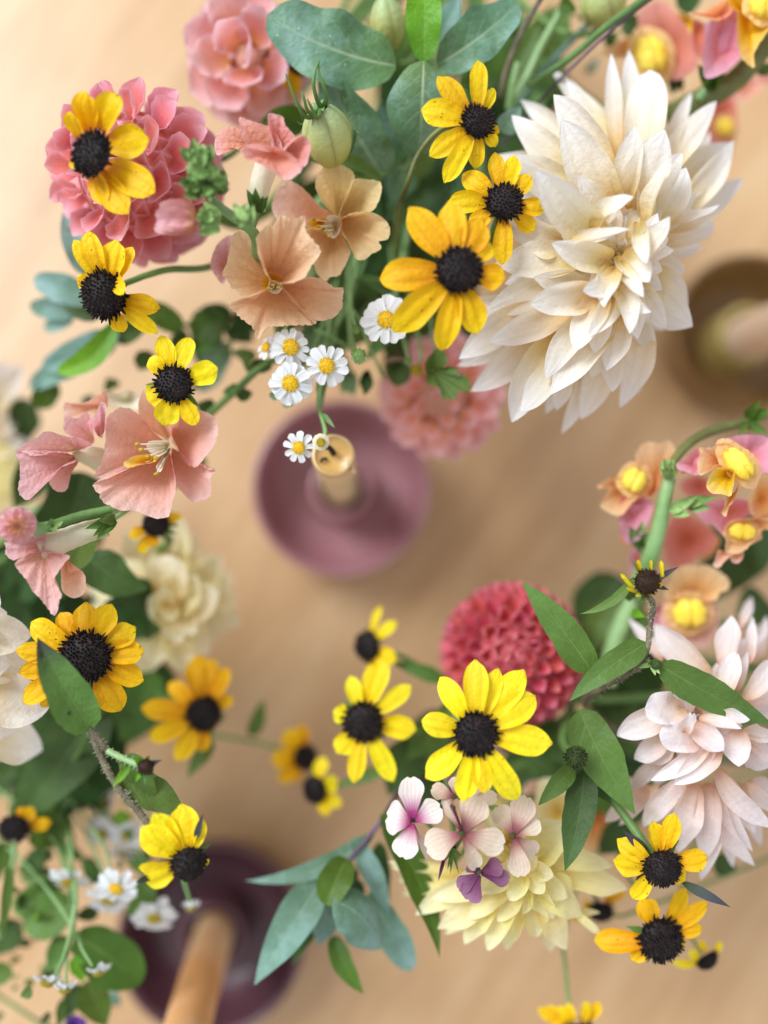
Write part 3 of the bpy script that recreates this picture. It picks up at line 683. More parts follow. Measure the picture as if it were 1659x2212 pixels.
def phyllo_meshes(n_var, prof, wl, cup, cup1, ruffle, nu=11, nv=11, arch=.12):
    out = []
    for i in range(n_var):
        pts = [Vector((0, 0, 0)), Vector((0, .45, arch * rnd(-.6, -1.4))), Vector((0, 1, rnd(.0, .14)))]
        me = blade_mesh(pts, wl * rnd(.9, 1.1), prof, up=Vector((0, 0, 1)), cup=cup * rnd(.85, 1.15), cup1=cup1 * rnd(.8, 1.2), ruffle=ruffle, jag=.03, nu=nu, nv=nv)
        out.append(me)
    return out
def pompon(label, c, z, Rpx, lean, mat, n, prof='pompon', wl=.62, cup=1.25, cup1=1.0, thmax=2.0, lmin=.16, lmax=.52, dest='top', ruffle=.05, frame='D', open_=.0, core=.5, arch=.12, wscale=1.0, up=1.0):
    use(frame)
    C = P(*c, z); N = facing(*lean, up); R = SZ(Rpx, z)
    r = thing('dahlia', label, 'flower', C, DG)
    ms = phyllo_meshes(5, prof, wl, cup, cup1, ruffle, arch=arch)
    for m_ in ms: m_.materials.append(M[mat])
    q = frame_of(N)
    for i in range(n):
        t = (i + .5) / n
        th = thmax * t ** .55; a = i * 2.39996 + rnd(-.06, .06)
        L = R * (lmin + (lmax - lmin) * t ** .7) * rnd(.92, 1.08)
        rad = Vector((math.sin(th) * math.cos(a), math.sin(th) * math.sin(a), math.cos(th)))
        tan = Vector((math.cos(th) * math.cos(a), math.cos(th) * math.sin(a), -math.sin(th)))
        d = (rad * (1 - open_ * t) + tan * (.12 + .2 * t + open_ * t)).normalized()
        d = (d + Vector((rnd(-.08, .08), rnd(-.08, .08), rnd(-.08, .08)))).normalized()
        upv = (-tan + rad * .25); upv = (upv - d * upv.dot(d)).normalized()
        x = d.cross(upv)
        B = rad * max(R - L, R * core * .6)
        mat4 = Matrix((x * L * wscale, d * L, upv * L)).transposed().to_4x4()
        o = bpy.data.objects.new('petal', ms[i % 5]); COL.objects.link(o); o.parent = r
        mw = q.to_matrix().to_4x4() @ (Matrix.Translation(B) @ mat4)
        o.matrix_local = mw
    bm = bmesh.new(); bmesh.ops.create_icosphere(bm, subdivisions=3, radius=R * core)
    me = bpy.data.meshes.new('core'); bm.to_mesh(me); bm.free()
    me.polygons.foreach_set('use_smooth', np.ones(len(me.polygons), dtype=bool))
    me.uv_layers.new(name='UVMap')
    o = link('flower_base', me, mat, r, world=False)
    auto_stem(r, C - N * R * .5, N, dest, r=.035)
    return r
pompon('coral pink dahlia ball behind the upper left black-eyed susan', (304, 382), 2.32, 200, (-.75, .05), 'coral', 112, dest='top', thmax=2.5, lmin=.22, lmax=.66, wl=1.22, open_=.62, core=.66, cup=1.15, cup1=.9)
pompon('raspberry red pompon dahlia out of focus below the centre', (1105, 1412), 1.72, 160, (.0, -.02), 'red', 150, dest='right', thmax=1.9, lmin=.2, lmax=.42, wl=1.25, cup=1.7, cup1=1.5, core=.6, open_=.3)
pompon('loose pink dahlia at the top left under the glaucous leaf', (540, 132), 2.05, 152, (-.1, .35), 'pink', 38, prof='pompon', wl=1.12, dest='top', thmax=2.2, lmin=.55, lmax=.82, cup=1.1, cup1=.7, ruffle=.16, open_=.45, core=.2)
pompon('soft pink dahlia blurred below the feverfew leaves', (955, 855), 1.55, 148, (-.05, .35), 'pink', 70, prof='oval', wl=.78, dest='top', thmax=2.1, lmin=.3, lmax=.74, cup=1.1, cup1=.7, open_=.35, core=.38)
# ------------------------------------------------------------------ black-eyed susans, one by one
susan('black-eyed susan leaning left in front of the coral pink dahlia', (595, 1000), 2.92, 140, (-.45, .05), [(505,572,175,{'b':(575,850)}),(428,715,140,{'b':(500,880)}),(745,602,210,{'b':(655,850)}),(925,885,220,{'b':(690,930)}),(980,1235,215,{'b':(680,1060)}),(805,1365,190,{'b':(640,1120)}),(655,1295,150,{'b':(600,1120)}),(470,1080,100,{'b':(510,1010)}),(520,1130,90)], 'rud', '00', sepals=0, stem_pts=[(640,1000,2.8),(880,1000,2.55),(1170,1050,2.35),(1500,1000,2.1),(2600,-600,1.6)], stem_r=20)
susan('black-eyed susan with a tall dome below the coral dahlia', (680, 255), 2.62, 138, (-.25, .35), [(462,-105,105),(558,-160,130),(745,-95,160),(825,-60,110),(488,140,110),(1008,335,130),(1010,498,110),(775,492,110),(800,245,95,{'b':(725,95),'z':2.78})], 'rud', '01', dome=.85, ncone=220, stem_pts=[(690,240,2.55),(830,170,2.4),(1080,90,2.3),(1340,75,2.2),(2100,-300,1.9),(3200,-2400,1.2)], stem_r=20)
susan('small lemon black-eyed susan with six petals above a peach snapdragon', (1125, 830), 2.5, 112, (.0, .05), [(1038,508,120),(1218,515,125),(962,650,112),(1402,722,150),(945,925,150),(1062,1085,165),(1265,1092,118)], 'rudlemon', '01', stem_pts=[(1130,830,2.4),(1180,900,2.1),(1400,700,1.7),(2800,-1500,1.2)], stem_r=12)
susan('black-eyed susan highest in the middle against the glaucous leaves', (1440, 790), 2.86, 106, (.15, .05), [(1455,372,130),(1198,475,150),(1088,685,170),(1140,985,130),(1232,1165,140),(1440,1062,110),(1553,560,75),(1562,935,90),(1588,835,70)], 'rud', '10', stem_pts=[(1430,800,2.75),(1210,830,2.6),(1060,990,2.5),(985,1180,2.45),(930,1350,2.1),(900,1700,1.6),(1500,-1200,1.1)], stem_r=17, stem_mat='olivestem')
use('D')
susan('black-eyed susan between the cream dahlia and a larger susan', (1090, 437), 2.78, 39, (.0, .0), [(1072,322,42),(1002,368,50),(972,430,48),(1014,488,44),(1086,568,46),(1148,375,42),(1178,448,42),(1158,488,40),(1115,330,38)], 'rud', dest='top')
susan('big golden black-eyed susan overlapping the cream dahlia', (992, 583), 3.0, 49, (-.05, .0), [(886,446,66),(972,430,64),(1042,470,62),(822,594,76),(850,712,68),(955,752,58),(1030,715,66),(1089,596,60),(1062,520,50)], 'rudgold', dest='top', ncone=190)
susan('faded black-eyed susan tucked under the large peach snapdragon bloom', (1010, 80), 2.0, 76, (.1, -.2), [(832,152,75),(895,255,75),(985,220,70),(1170,15,70),(935,70,60)], 'rudgold', '02', dest='left')
susan('large golden black-eyed susan behind a dark tipped leaf', (550, 940), 2.42, 146, (.0, .05), [(540,596,150),(715,606,150),(372,660,130),(190,720,150),(98,900,130),(103,1055,130),(140,1240,150),(770,1295,170),(912,1100,155),(920,900,155),(858,755,150),(255,1270,120)], 'rudgold', '02', ncone=260, dome=.5, stem_pts=[(560,960,2.35),(570,1120,2.25),(600,1300,2.1),(300,1700,1.5),(-1200,1500,1.0)], stem_r=18)
susan('golden black-eyed susan out of focus above the plum candle holder', (1320, 1310), 1.75, 98, (.15, -.02), [(1290,940,190),(1380,960,110),(1475,1015,110),(1095,1110,110),(922,1270,135),(970,1475,120),(1145,1612,130),(1310,1560,100),(1505,1205,90)], 'rudgold', '02', stem_pts=[(1300,1310,1.7),(1050,1190,1.5),(850,1120,1.4),(-300,1000,1.0)], stem_r=14)
susan('black-eyed susan seen side on beside the raspberry pompon', (720, 870), 1.75, 88, (-.9, .0), [(795,612,55),(895,712,80),(890,960,125),(800,1050,150),(760,640,40)], 'rudlemon', '12', dome=.5, stem_pts=[(760,870,1.72),(930,930,1.68),(1080,1010,1.6),(1200,1080,1.5),(2600,1900,1.0)], stem_r=14)
susan('lemon black-eyed susan left of the sharp bright one', (695, 1360), 2.08, 114, (-.05, .05), [(608,1078,105),(745,1000,90),(845,985,100),(1002,1132,110),(1030,1420,160),(505,1300,115),(525,1565,130),(635,1755,110),(888,1745,120)], 'rudlemon', '12', stem_pts=[(700,1360,2.0),(850,1420,1.85),(1120,1430,1.7),(2800,1500,1.0)], stem_r=14)
use('D')
susan('bright lemon black-eyed susan sharp in front of the raspberry pompon', (1028, 1586), 2.7, 43, (.0, .0), [(953,1466,48),(1030,1430,57),(1080,1448,45),(1135,1452,60),(1160,1508,62),(1190,1607,62),(1122,1733,56),(1050,1716,44),(1003,1732,50),(924,1682,56),(912,1558,52)], 'rudlemon', ncone=200, dest='right')
susan('tiny blurred black-eyed susan with orange petals, left of two', (660, 1636), 1.3, 24, (.55, -.1), [(655,1567,30),(618,1582,40),(592,1640,38),(605,1688,34),(640,1690,25)], 'rudgold', stem_pts=[(640,1630,1.25),(560,1605,1.2),(420,1580,1.15),(-350,1350,.8)], stem_r=4)
susan('tiny black-eyed susan facing left above the plum holder', (680, 1706), 1.62, 25, (-.6, .0), [(690,1640,34),(722,1690,34),(731,1742,30),(700,1765,24)], 'rudlemon', stem_pts=[(690,1706,1.6),(760,1690,1.55),(860,1660,1.5),(1500,1560,1.1)], stem_r=5)
SR = susan('sideways lemon black-eyed susan at the end of a hairy stem', (1220, 610), 2.6, 100, (.35, .45), [(930,420,190),(1000,335,150),(1185,287,170),(1325,370,80),(940,745,170),(905,690,90),(1355,655,80)], 'rudlemon', '03', dome=1.0, ncone=200, sepals=2, name='black_eyed_susan')
susan('black-eyed susan cut by the left edge over the feverfew', (90, 392), 1.75, 84, (.05, .35), [(212,270,80),(318,372,85),(130,280,60)], 'rudgold', '03', dest='left')
SRIB = susan('black-eyed susan with a ribbed dome below the blush dahlia', (968, 640), 2.5, 108, (.0, .3), [(940,385,130),(1072,325,115),(702,490,125),(682,640,150),(785,860,110),(1270,590,135),(1135,755,110)], 'rud', '23', dome=.95, ncone=230, sepals=2, stem_pts=[(940,600,2.42),(860,490,2.4),(700,270,2.3),(480,0,2.15),(330,-200,1.9),(900,-900,1.3),(3000,-600,.9)], stem_r=26)
use('23')
susan('black-eyed susan with wide spread golden petals at the lower right', (965, 1112), 2.3, 124, (.0, .1), [(860,865,150),(1135,795,110),(1270,880,100),(1238,1045,90),(552,1145,150),(795,1270,100),(1140,1160,80)], 'rudgold', '23', ncone=240, dome=.6, stem_pts=[(960,1110,2.2),(900,900,2.0),(740,680,1.8),(700,300,1.5),(3000,-400,1.0)], stem_r=12)
susan('small black-eyed susan hanging sideways at the lower right', (1262, 1240), 1.95, 66, (.45, .75), [(1075,1305,55),(1165,1210,60),(1250,1165,50),(1380,1160,50)], 'rudlemon', '23', dome=.7, stem_pts=[(1230,1200,1.9),(1190,1140,1.85),(1100,1000,1.75),(1300,300,1.5),(3000,-200,1.0)], stem_r=10)
susan('dark disced susan half hidden behind the butter yellow dahlia', (572, 925), 1.72, 72, (-.2, .6), [(745,800,55),(372,1010,70),(470,890,50),(640,830,50)], 'rudgold', '23', dome=.7, stem_pts=[(600,930,1.7),(700,960,1.65),(800,930,1.6),(3000,0,1.0)], stem_r=10)
susan('black-eyed susan hanging at the bottom edge on a thin stem', (425, 1672), 1.85, 86, (.05, 1.6), [(175,1590,90),(240,1600,80),(310,1565,60),(490,1545,60),(575,1575,80),(520,1610,90),(370,1580,60)], 'rud', '23', dome=.6, stem_pts=[(390,1650,1.85),(365,1500,1.8),(345,1280,1.7),(330,1100,1.6),(600,500,1.3),(3000,-300,.9)], stem_r=12, stem_mat='palestem')
susan('black-eyed susan mostly hidden behind the loose pink dahlia', (268, 415), 2.15, 60, (.3, 0), [(245,340,60),(185,560,60),(250,610,70),(200,470,50)], 'rud', '10', dest='top')

# ---- sprig with a petalless seed head, leaves and a bud (right)
use('22')
sp = thing('susan_sprig', 'susan stem with nearly bare brown seed head and pointed leaves', 'flower', P(870, 950, 2.55))
sd = P(872, 452, 2.75); N = facing(.0, .15)
R = SZ(88, 2.75)
link('seed_head', dome_mesh(sd, N, R, R * .8, 220, spike=.08, rimspike=.2), 'discbrown', sp)
for tx, ty, w_, bx, by in [(705,400,34,790,500),(815,310,34,830,380),(900,310,26,900,380),(965,315,34,975,420),(965,490,44,950,450),(890,545,40,890,500),(800,545,26,850,520),(740,490,24,800,520)]:
    me = blade_mesh(tri(P(bx, by, 2.72), P(tx, ty, 2.76), .05), SZ(w_, 2.75), 'tongue', cup=1.2, nu=7, nv=9)
    link('petal', me, 'rudlemon', sp)
for tx, ty, w_, m_ in [(1082,352,44,'slate'),(1018,505,40,'slate'),(835,598,40,'olive'),(770,300,36,'leaf')]:
    leaf(sp, m_, (890, 460), (tx, ty), w_, 2.66, 2.72, name='sepal', nu=5, nv=9)
leaf(sp, 'leaf', (790, 425), (440, 660), 66, 2.66, 2.56, arch=.12, sway=-.11, fold=.1)
leaf(sp, 'leaf', (520, 1040), (66, 450), 232, 2.5, 2.55, sway=.02, fold=.12, serr=.06, prof='ovate', nser=7)
leaf(sp, 'leaf', (872, 850), (372, 1225), 178, 2.58, 2.6, sway=.03, fold=.15, serr=.07, prof='ovate', nser=7)
leaf(sp, 'leaf', (950, 985), (1690, 1375), 235, 2.58, 2.5, sway=.02, fold=.1, serr=.07, prof='ovate', nser=8)
stem(sp, [(880,540,2.68),(915,600,2.64),(895,720,2.6),(882,860,2.58),(850,960,2.56)], 20, 20, 'brownstem', hairs=90)
stem(sp, [(880,930,2.56),(800,1010,2.52),(700,1075,2.46),(610,1115,2.4),(480,1250,2.1),(1200,1600,1.5),(3000,1500,.9)], 20, 22, 'brownstem', hairs=90)
stem(sp, [(560,1095,2.5),(480,1040,2.5)], 14, 12, 'palestem')
bd = thing('flower_bud', 'tiny green bud in the fork of the hairy susan stem', 'bud', P(920, 990, 2.6))
link('bud_body', dome_mesh(P(925, 985, 2.6), facing(.4, 0), SZ(38, 2.6), SZ(40, 2.6), 40), 'darkbud', bd)
for tx, ty in [(960,945),(880,950),(960,1050),(930,1060),(820,1010)]:
    leaf(bd, 'bud', (905, 985), (tx, ty), 34, 2.58, 2.62, name='sepal', nu=5, nv=7)

# ---- dark green bud with leaves (right centre)
sb = thing('susan_bud_sprig', 'closed dark green susan bud among broad green leaves', 'bud', P(410, 1590, 2.45))
link('bud_body', dome_mesh(P(412, 1585, 2.48), facing(-.1, .1), SZ(72, 2.48), SZ(60, 2.48), 90, spike=.2), 'darkbud', sb)
for tx, ty in [(345,1530),(400,1510),(480,1560),(485,1640),(380,1659),(440,1670)]:
    leaf(sb, 'olive', (412, 1600), (tx, ty), 40, 2.42, 2.5, name='sepal', nu=5, nv=7)
leaf(sb, 'leaf', (440, 1280), (800, 1960), 290, 2.35, 2.42, prof='ovate', serr=.05, fold=.12, sway=.03)
use('23')
leaf(sb, 'leaf', (395, 0), (170, 243), 125, 2.4, 2.45, prof='ovate', serr=.03, fold=.2)
leaf(sb, 'dark', (470, 20), (342, 668), 215, 2.36, 2.45, prof='ovate', serr=.06, fold=.2, sway=-.03)
leaf(sb, 'dark', (430, -90), (640, 230), 170, 2.2, 2.3, prof='ovate', serr=.04)
stem(sb, [(415,-30,2.4),(440,-60,2.35),(480,0,2.2)], 14, 14, 'stem')
leaf(sb, 'dark', (760, 360), (560, 560), 190, 1.7, 1.6, prof='ovate')
use('23')
for (tx, ty, bx, by, w_, m_, z) in [(715,402,890,560,66,'slate',2.5),(1418,903,1100,740,66,'slate',2.5),(800,730,900,660,60,'slate',2.42)]:
    leaf(SRIB, m_, (bx, by), (tx, ty), w_, 2.44, z, name='bract', nu=5, nv=11)

# ---- hairy sprig, lower left: leaf, bud, leaf, flower
sr = SR
use('02')
leaf(sr, 'tipleaf', (590, 1410), (243, 815), 280, 2.55, 2.66, prof='ovate', fold=.42, cup=.25, sway=-.02, serr=.05, nser=6)
stem(sr, [(575,1400,2.55),(640,1480,2.54),(700,1560,2.52)], 24, 24, 'brownstem', hairs=50)
use('03')
stem(sr, [(575,-270,2.54),(690,0,2.55),(770,130,2.55),(880,260,2.56),(960,360,2.57),(1150,560,2.56)], 22, 24, 'brownstem', hairs=160)
stem(sr, [(575,-270,2.54),(450,-500,2.2),(-1500,-500,.9)], 26, 30, 'brownstem')
leaf(sr, 'leaf', (790, 60), (1215, 320), 215, 2.5, 2.48, prof='ovate', fold=.15, serr=.05, sway=-.03)
leaf(sr, 'leaf', (800, -80), (1020, 185), 150, 2.56, 2.5, prof='ovate', fold=.2, arch=.12)
leaf(sr, 'bright', (840, -10), (728, 122), 50, 2.62, 2.66, prof='lance')
b2 = thing('flower_bud', 'small dark susan bud with green sepals on the hairy stem', 'bud', P(940, -20, 2.66))
link('bud_body', dome_mesh(P(942, -10, 2.66), facing(.35, .2), SZ(52, 2.66), SZ(48, 2.66), 70), 'discbrown', b2)
for tx, ty, m_ in [(1052,-52,'slate'),(870,-60,'bright'),(970,-85,'leaf'),(880,90,'bright'),(940,110,'leaf'),(1010,60,'leaf'),(905,-85,'bright')]:
    leaf(b2, m_, (925, -10), (tx, ty), 40, 2.6, 2.66, name='sepal', nu=5, nv=9)
stem(b2, [(700,-110,2.54),(800,-60,2.58),(925,-10,2.62)], 22, 20, 'palestem', hairs=50)
for tx, ty, bx, by, z in [(885,745,985,700,2.7),(1315,295,1265,470,2.66)]:
    leaf(sr, 'slate', (bx, by), (tx, ty), 44, 2.6, z, name='bract', nu=5, nv=9)
# ------------------------------------------------------------------ snapdragon blooms (lobes with their own outlines)
def smooth_closed(pts, per=4):
    n = len(pts); out = []
    for i in range(n):
        p0, p1, p2, p3 = (np.array(pts[(i + k) % n], dtype=float) for k in (-1, 0, 1, 2))
        for s in range(per):
            t = s / per
            out.append(.5 * (2 * p1 + (p2 - p0) * t + (2 * p0 - 5 * p1 + 4 * p2 - p3) * t * t + (3 * p1 - p0 - 3 * p2 + p3) * t ** 3))
    return out
def lobe(parent, mat, th, outline, z, zth=None, bulge=.05, ripple=.02, rolled=.0, nr=9, name='petal'):
    """a soft lobe: outline pixels at height z, spanned from the throat point th; outline runs out from the throat and back"""
    zth = z - .15 if zth is None else zth
    o2 = [tuple(p) + ((0,) if len(p) == 2 else ()) for p in outline]
    O = smooth_closed([(p[0], p[1], z + p[2]) for p in o2], 5)
    xs = [p[0] for p in O]; am = (max(xs) - min(xs)) * .0075
    O = [(p[0] + am * math.sin(i * 1.9 + p[1] * .05) + rnd(-am, am) * .5, p[1] + am * math.cos(i * 1.7 + p[0] * .05) + rnd(-am, am) * .5, p[2]) for i, p in enumerate(O)]
    pts = [P(p[0], p[1], p[2]) for p in O]
    T_ = P(th[0], th[1], zth); up = (Vector((0, 0, CAM_Z)) - T_).normalized()
    L = max((p - T_).length for p in pts)
    n = len(pts); V = []; UV = []
    ph = RNG.uniform(0, 6.28, 4)
    cx = sum(((p - T_) for p in pts), Vector()) / n; axis = math.atan2(cx.y, cx.x)
    for j in range(nr):
        s = .03 + .97 * j / (nr - 1)
        for i, p in enumerate(pts):
            d = p - T_; q = T_ + d * s
            fr = d.length / L
            a = math.atan2(d.y, d.x) - axis
            a = (a + math.pi) % (2 * math.pi) - math.pi
            h = bulge * L * math.sin(math.pi * min(1, s * fr)) + ripple * L * s * s * (math.sin(i * .55 + ph[0]) + .6 * math.sin(i * 1.25 + ph[1])) * .5
            h += ripple * L * .32 * math.cos(a * 5 + ph[2] + 2.2 * s) * math.sin(math.pi * s) + ripple * L * .4 * math.sin(q.x * 23 / 1.0 + ph[3]) * math.sin(q.y * 19 + ph[0]) * s
            h -= rolled * L * max(0, s - .75) ** 2 * 8
            V.append(q + up * h); UV.append((.5 + a / 3.2, min(1.0, s * (.35 + .65 * fr))))
    return link(name, grid_mesh('lobe', V, UV, n, nr, True), mat, parent)
def palate(parent, c, z, rx, ry, rot=0, mat='palate', frame=None):
    """the puffed two-humped yellow lip"""
    bm = bmesh.new(); bmesh.ops.create_uvsphere(bm, u_segments=28, v_segments=18, radius=1)
    ca, sa = math.cos(rot), math.sin(rot); C = P(*c, z); ax = SZ(rx, z) * .88; ay = SZ(ry, z) * .88
    for v in bm.verts:
        x, y, zz = v.co
        cr = math.exp(-(x / .16) ** 2) * .24
        k = 1 - cr + .05 * math.sin(y * 9 + x * 4) * abs(x)
        x2, y2, z2 = x * ax * k, y * ay * k, zz * (ax + ay) * .30 * k
        v.co = (C.x + x2 * ca - y2 * sa, C.y - (x2 * sa + y2 * ca), C.z + z2)
    bm.normal_update()
    bmesh.ops.reverse_faces(bm, faces=bm.faces[:])
    me = bpy.data.meshes.new('palate'); bm.to_mesh(me); bm.free()
    me.polygons.foreach_set('use_smooth', np.ones(len(me.polygons), dtype=bool))
    ol = []
    for i in range(14):
        a = i * .4488; x = rx * 1.28 * math.cos(a) * rnd(.92, 1.1); y = ry * 1.28 * math.sin(a) * rnd(.92, 1.1)
        ol.append((c[0] + x * ca - y * sa, c[1] + x * sa + y * ca))
    lobe(parent, 'lip', c, ol, z - .04, z - .02, bulge=.1, ripple=.05, name='lip')
    return link('palate', me, mat, parent)
def bloom(label, frame, at, z, name='snapdragon_bloom', cat='flower', group='snapdragon blooms'):
    use(frame); return thing(name, label, cat, P(*at, z), group)
def stamens(parent, pts, z, mat='apricot', r=5):
    for a, b in pts:
        link('stamen', tube_mesh([P(*a, z - .1), P((a[0] + b[0]) / 2, (a[1] + b[1]) / 2, z), P(*b, z + .03)], SZ(r, z), SZ(r * .7, z), 6), 'tube', parent)
        bm = bmesh.new(); bmesh.ops.create_icosphere(bm, subdivisions=2, radius=SZ(r * 2.0, z))
        for v in bm.verts: v.co = Vector((v.co.x * 1.3, v.co.y * .9, v.co.z)) + P(*b, z + .03)
        me = bpy.data.meshes.new('anther'); bm.to_mesh(me); bm.free(); link('anther', me, 'daisydull', parent)

b = bloom('large open peach snapdragon bloom with frilled lobes above the feverfew', 'Q7', (720, 1090), 2.6)
lobe(b, 'rose', (450,1000), [(425,1080),(385,1050),(345,975),(370,875),(430,805),(490,800),(470,880),(455,960)], 2.4, 2.3, bulge=.18)
lobe(b, 'peach', (715,1095), [(690,1120),(600,1170),(540,1165),(460,1210),(490,1250),(530,1290),(600,1345),(617,1415),(680,1340),(740,1335),(800,1330),(890,1328),(968,1320),(960,1285),(880,1200),(770,1110)], 2.52, 2.42, bulge=.05, ripple=.03)
lobe(b, 'peach', (735,1090), [(770,1090),(880,1050),(990,1048),(1060,1090),(1090,1122),(1132,1108),(1130,1170),(1122,1235),(1060,1290),(970,1297),(880,1220),(800,1130)], 2.55, 2.42, bulge=.06, ripple=.02)
lobe(b, 'peach', (710,1080), [(690,1095),(610,1150),(540,1162),(500,1120),(470,1105),(440,1050),(415,1030),(440,960),(460,880),(480,790),(530,770),(575,800),(625,880),(680,1000)], 2.68, 2.42, bulge=.10, ripple=.04)
lobe(b, 'peach', (715,1075), [(695,1050),(650,970),(625,880),(620,800),(680,740),(715,735),(755,672),(800,690),(850,695),(905,680),(908,760),(950,820),(1000,890),(955,960),(900,1045),(840,1072),(760,1080)], 2.86, 2.42, bulge=.10, ripple=.03)
lobe(b, 'ytube', (715,1095), [(640,1100),(650,1040),(690,1010),(740,1020),(790,1060),(770,1090),(740,1120),(680,1125)], 2.60, 2.5, bulge=.1, name='throat')
lobe(b, 'tube', (715,1100), [(690,1080),(715,1060),(760,1075),(775,1105),(740,1140),(700,1130)], 2.66, 2.5, bulge=.1, name='throat')
stamens(b, [((715,1110),(690,1110)),((720,1105),(718,1090)),((735,1105),(768,1098))], 2.72)
auto_stem(b, b.location - Vector((0, 0, .25)), Vector((0, 0, 1)), 'top', r=.03)

b = bloom('faded apricot snapdragon bloom under the seed pod', 'Q7', (1080, 720), 2.4)
lobe(b, 'peachpink', (1060,720), [(1040,690),(960,720),(900,742),(830,760),(760,720),(712,640),(735,540),(800,472),(860,490),(920,540),(980,610),(1070,670)], 2.42, 2.25, bulge=.10)
lobe(b, 'peach', (1065,770), [(1040,790),(980,765),(905,755),(915,820),(950,900),(968,1000),(1020,1067),(1060,1040),(1110,1032),(1150,960),(1175,890),(1130,800),(1100,750)], 2.44, 2.25, bulge=.08)
lobe(b, 'apricot', (1095,700), [(1090,680),(1030,620),(980,545),(972,460),(1035,372),(1100,370),(1165,395),(1200,440),(1180,520),(1150,570),(1115,650)], 2.48, 2.25, bulge=.12)
lobe(b, 'apricot', (1105,695), [(1112,670),(1135,600),(1180,500),(1200,460),(1270,462),(1355,480),(1355,560),(1315,640),(1240,670),(1160,690)], 2.5, 2.25, bulge=.12)
lobe(b, 'apricot', (1110,720), [(1115,705),(1180,662),(1250,655),(1310,660),(1380,700),(1412,760),(1395,820),(1345,830),(1360,870),(1300,910),(1245,945),(1200,920),(1170,850),(1125,780)], 2.52, 2.25, bulge=.12, rolled=.1)
lobe(b, 'tube', (1085,740), [(1040,680),(1110,685),(1125,740),(1085,810),(1030,780)], 2.5, 2.36, name='throat')
lobe(b, 'ytube', (1000,715), [(960,690),(1030,690),(1045,730),(990,760),(930,750),(920,715)], 2.5, 2.4, name='throat')
stamens(b, [((1080,740),(985,740)),((1080,760),(1030,770)),((1070,770),(1050,800)),((1070,720),(960,700))], 2.56)
auto_stem(b, b.location - Vector((0, 0, .3)), Vector((0, 0, 1)), 'top', r=.03)

b = bloom('rose pink snapdragon bloom with a white tube beside the seed pod', 'Q7', (700, 330), 2.85)
stem(b, [(615,640,2.72),(640,500,2.75),(680,380,2.78)], 58, 76, 'tube', name='tube', n=20)
lobe(b, 'salmon', (560,250), [(540,290),(480,275),(430,285),(400,320),(372,300),(372,225),(410,165),(480,150),(540,190)], 2.7, 2.68, bulge=.12)
lobe(b, 'salmon', (700,330), [(600,320),(540,230),(520,150),(515,92),(560,105),(620,125),(690,150),(740,200),(770,270),(740,330)], 2.84, 2.72, bulge=.1)
lobe(b, 'salmon', (740,290), [(720,290),(700,210),(685,80),(730,75),(775,92),(790,140),(845,212),(800,270)], 2.9, 2.74, bulge=.1)
lobe(b, 'salmon', (780,300), [(790,290),(830,240),(880,203),(930,230),(938,280),(915,375),(865,390),(800,340)], 2.94, 2.76, bulge=.1)
lobe(b, 'salmon', (700,300), [(560,260),(640,250),(740,270),(820,310),(880,370),(885,410),(840,450),(785,468),(720,420),(640,370),(560,340),(530,290)], 2.98, 2.84, bulge=.12)
for q in [(560,520),(610,510),(660,560),(690,560)]:
    leaf(b, 'leaf', (625, 655), q, 70, 2.76, 2.86, prof='ovate', cup=.9, name='calyx', nu=7, nv=9)
stem(b, [(625,640,2.72),(610,700,2.68),(590,760,2.66)], 20, 20, 'palestem', name='stem')

# green snapdragon tip with buds
def budlump(parent, c, z, rx, ry, rot, mat='bud', name='bud', seed=0, open_=0):
    rr = random.Random(seed); bm = bmesh.new(); bmesh.ops.create_icosphere(bm, subdivisions=4, radius=1)
    C = P(*c, z); ax, ay = SZ(rx, z), SZ(ry, z); ca, sa = math.cos(rot), math.sin(rot)
    ph = [rr.uniform(0, 6.28) for _ in range(6)]
    for v in bm.verts:
        x, y, zz = v.co
        k = 1 + .10 * math.sin(x * 5 + ph[0]) * math.sin(y * 4 + ph[1]) + .07 * math.sin(zz * 7 + ph[2] + y * 5) + .05 * math.sin(math.atan2(x, zz) * 5 + y * 3)
        k *= 1 - .22 * max(0, y) ** 2
        x2, y2, z2 = x * ax * k, y * ay * k, zz * ax * k
        v.co = (C.x + x2 * ca - y2 * sa, C.y - (x2 * sa + y2 * ca), C.z + z2)
    bmesh.ops.reverse_faces(bm, faces=bm.faces[:])
    me = bpy.data.meshes.new(name); bm.to_mesh(me); bm.free()
    me.polygons.foreach_set('use_smooth', np.ones(len(me.polygons), dtype=bool))
    me.uv_layers.new(name='UVMap')
    return link(name, me, mat, parent)
use('Q7')
b = thing('snapdragon_tip', 'green snapdragon tip with a pink bud in front of the coral dahlia', 'bud', P(330, 500, 2.9))
stem(b, [(330,560,2.9),(420,640,2.88),(530,720,2.84),(600,780,2.78),(625,900,2.6),(640,1000,2.3),(900,700,1.9),(2200,-600,1.4)], 26, 34, 'palestem')
budlump(b, (120, 690), 2.9, 85, 110, 1.5, 'pinkbud', seed=1)
for k in range(7):
    yy = 615 + k * 26
    leaf(b, 'rose', (250, 690 + (yy - 690) * .8), (rnd(5, 50), 690 + (yy - 690) * .75), rnd(95, 140), 2.94 + .09 * math.sin(k * .52), 2.92 + .10 * math.sin(k * .52), prof='oval', cup=.9, arch=.12, ruffle=.2, fold=.1, name='petal', nu=9, nv=11)
